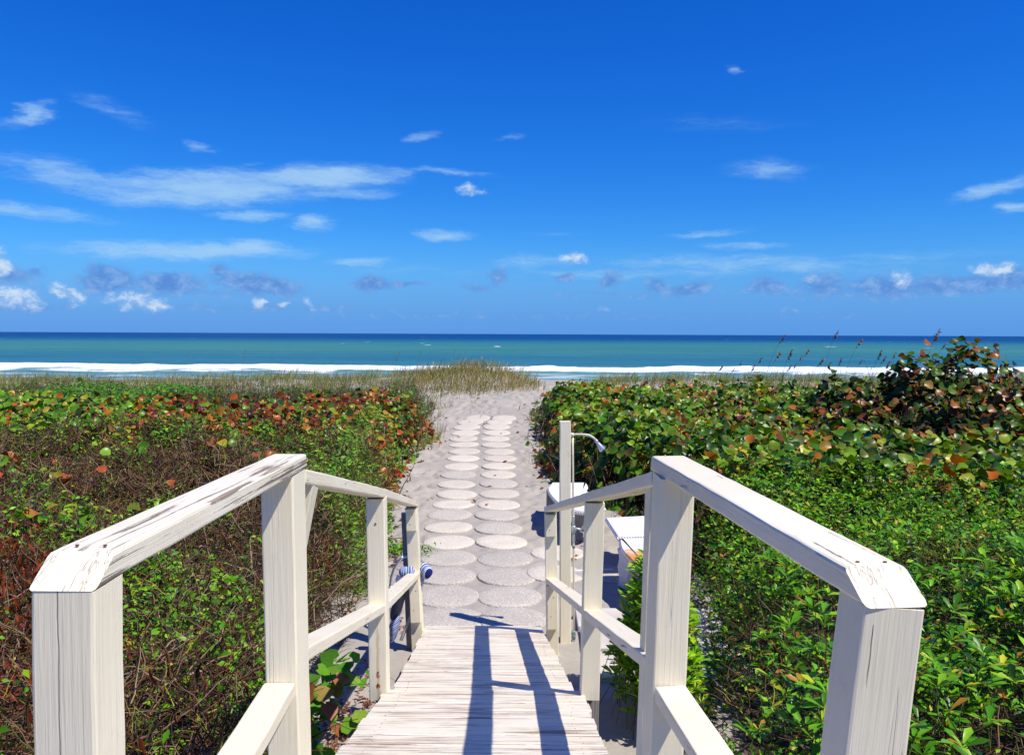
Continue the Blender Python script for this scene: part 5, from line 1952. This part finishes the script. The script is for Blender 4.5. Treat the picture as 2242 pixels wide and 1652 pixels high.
def sea_oat(u, v, y, slim, label, group):
    tip = P(u, v, y)
    me_s, me_h = ro.choice(oat[slim])
    ang = ro.uniform(-0.5, 0.5)
    # stand it so that the tip lands where it should: the foot is to the left of the tip
    g = 0.0
    H = 1.0
    bx_, by_ = tip.x - 0.2, y
    for _ in range(3):
        g = float(ground_base(bx_, by_))
        H = max(0.35, (tip.z - g) / 0.94)
        bx_, by_ = tip.x - 0.2 * H * math.cos(ang), y - 0.2 * H * math.sin(ang)
    o = empty('sea_oat', (bx_, by_, g - 0.01), label, 'grass stalk', group)
    o.rotation_euler = (0, 0, ang)
    o.scale = (H, H, H)
    for nm, m_ in (('stalk', me_s), ('seed_head', me_h)):
        c = D.objects.new(nm, m_)
        COL.objects.link(c)
        c.parent = o


c6 = lambda x, y: (1131.6 + x * 0.4953, 709.1 + y * 0.4953)
NTH = lambda k: ordn[k] if k < 20 else ['twenty-first', 'twenty-second', 'twenty-third', 'twenty-fourth', 'twenty-fifth', 'twenty-sixth', 'twenty-seventh', 'twenty-eighth', 'twenty-ninth'][k - 20]
for k, (x, y) in enumerate(sorted(((1000, 160), (1090, 143), (1145, 120), (1235, 115), (1275, 108), (1265, 138), (1240, 172), (1195, 178), (1505, 62), (1515, 156), (1428, 30), (1615, 142), (1630, 118), (1660, 158), (1680, 124), (1878, 26), (1880, 84), (1165, 48), (1060, 175), (1330, 150), (1395, 165), (1450, 150), (1560, 190), (890, 180), (950, 195)))):
    u, v = c6(x, y)
    sea_oat(u, v, ro.uniform(17.5, 22.5), 0, 'tall brown-headed sea oat right of the path, %s counting from the path' % NTH(k), 'sea oats right of the path')
c5 = lambda x, y: (x * 0.4711, 709.1 + y * 0.4711)
for k, (x, y) in enumerate(sorted(((630, 150), (660, 165), (890, 128), (905, 150), (1155, 116), (1150, 140), (1280, 125), (1310, 150), (1400, 148), (70, 158), (180, 172), (480, 190), (740, 180), (1000, 165), (1040, 175), (1550, 165), (1660, 150), (1740, 160), (1830, 150), (1870, 128), (1920, 150), (1970, 132), (2010, 155), (2080, 130), (2130, 118), (2150, 140), (2180, 125), (2200, 150)))):
    u, v = c5(x, y)
    sea_oat(u, v, ro.uniform(21.5, 26.0), 1, 'thin slim-headed sea oat left of the path, %s from the left picture edge' % NTH(k), 'sea oats left of the path')

# ------------------------------------------------------------------ fallen leaves
lit_ = Batch()
pts = []
for (u, v, n, s) in ((880, 975, 26, 0.35), (868, 1000, 26, 0.3), (860, 1040, 22, 0.3), (852, 1100, 24, 0.3), (850, 1160, 20, 0.3), (862, 1215, 24, 0.25), (855, 1240, 10, 0.2), (905, 935, 16, 0.5), (930, 960, 10, 0.5), (1185, 960, 24, 0.4), (1200, 1010, 24, 0.4), (1195, 930, 16, 0.4), (790, 1545, 60, 0.25), (770, 1600, 70, 0.25), (820, 1480, 26, 0.15), (800, 1570, 30, 0.2), (1290, 1210, 6, 0.3), (1210, 1188, 3, 0.2), (740, 1640, 40, 0.2), (1000, 960, 14, 1.0), (880, 1370, 12, 0.2), (1060, 900, 14, 1.6), (1150, 1060, 10, 0.9)):
    for _ in range(int(n * 1.5)):
        g = gpt(u, v, 0.1 if v < 1000 else 0.0)
        pts.append((g.x + random.gauss(0, s * 0.6), g.y + random.gauss(0, s * (1.6 if v < 1300 else 0.8))))
pts = np.array(pts)
n = len(pts)
pos = np.stack([pts[:, 0], pts[:, 1], ground(pts[:, 0], pts[:, 1]) + 0.022], -1)
far_ = np.clip(pts[:, 1] / 9.0, 0.55, 1.2)
V, T = place(TRI_OVATE, pos, up_normals(n, 0.35), headings(n, 0.1), rng.uniform(0.045, 0.095, n) * far_)
lit_.add(V, T, pick(DRY, n))
lo_ = lit_.build('fallen_leaves', None, M_LEAF_SOFT)
tag(lo_, 'dry red-brown leaves scattered over the sand beside path and ramp', 'leaf litter', kind='stuff')
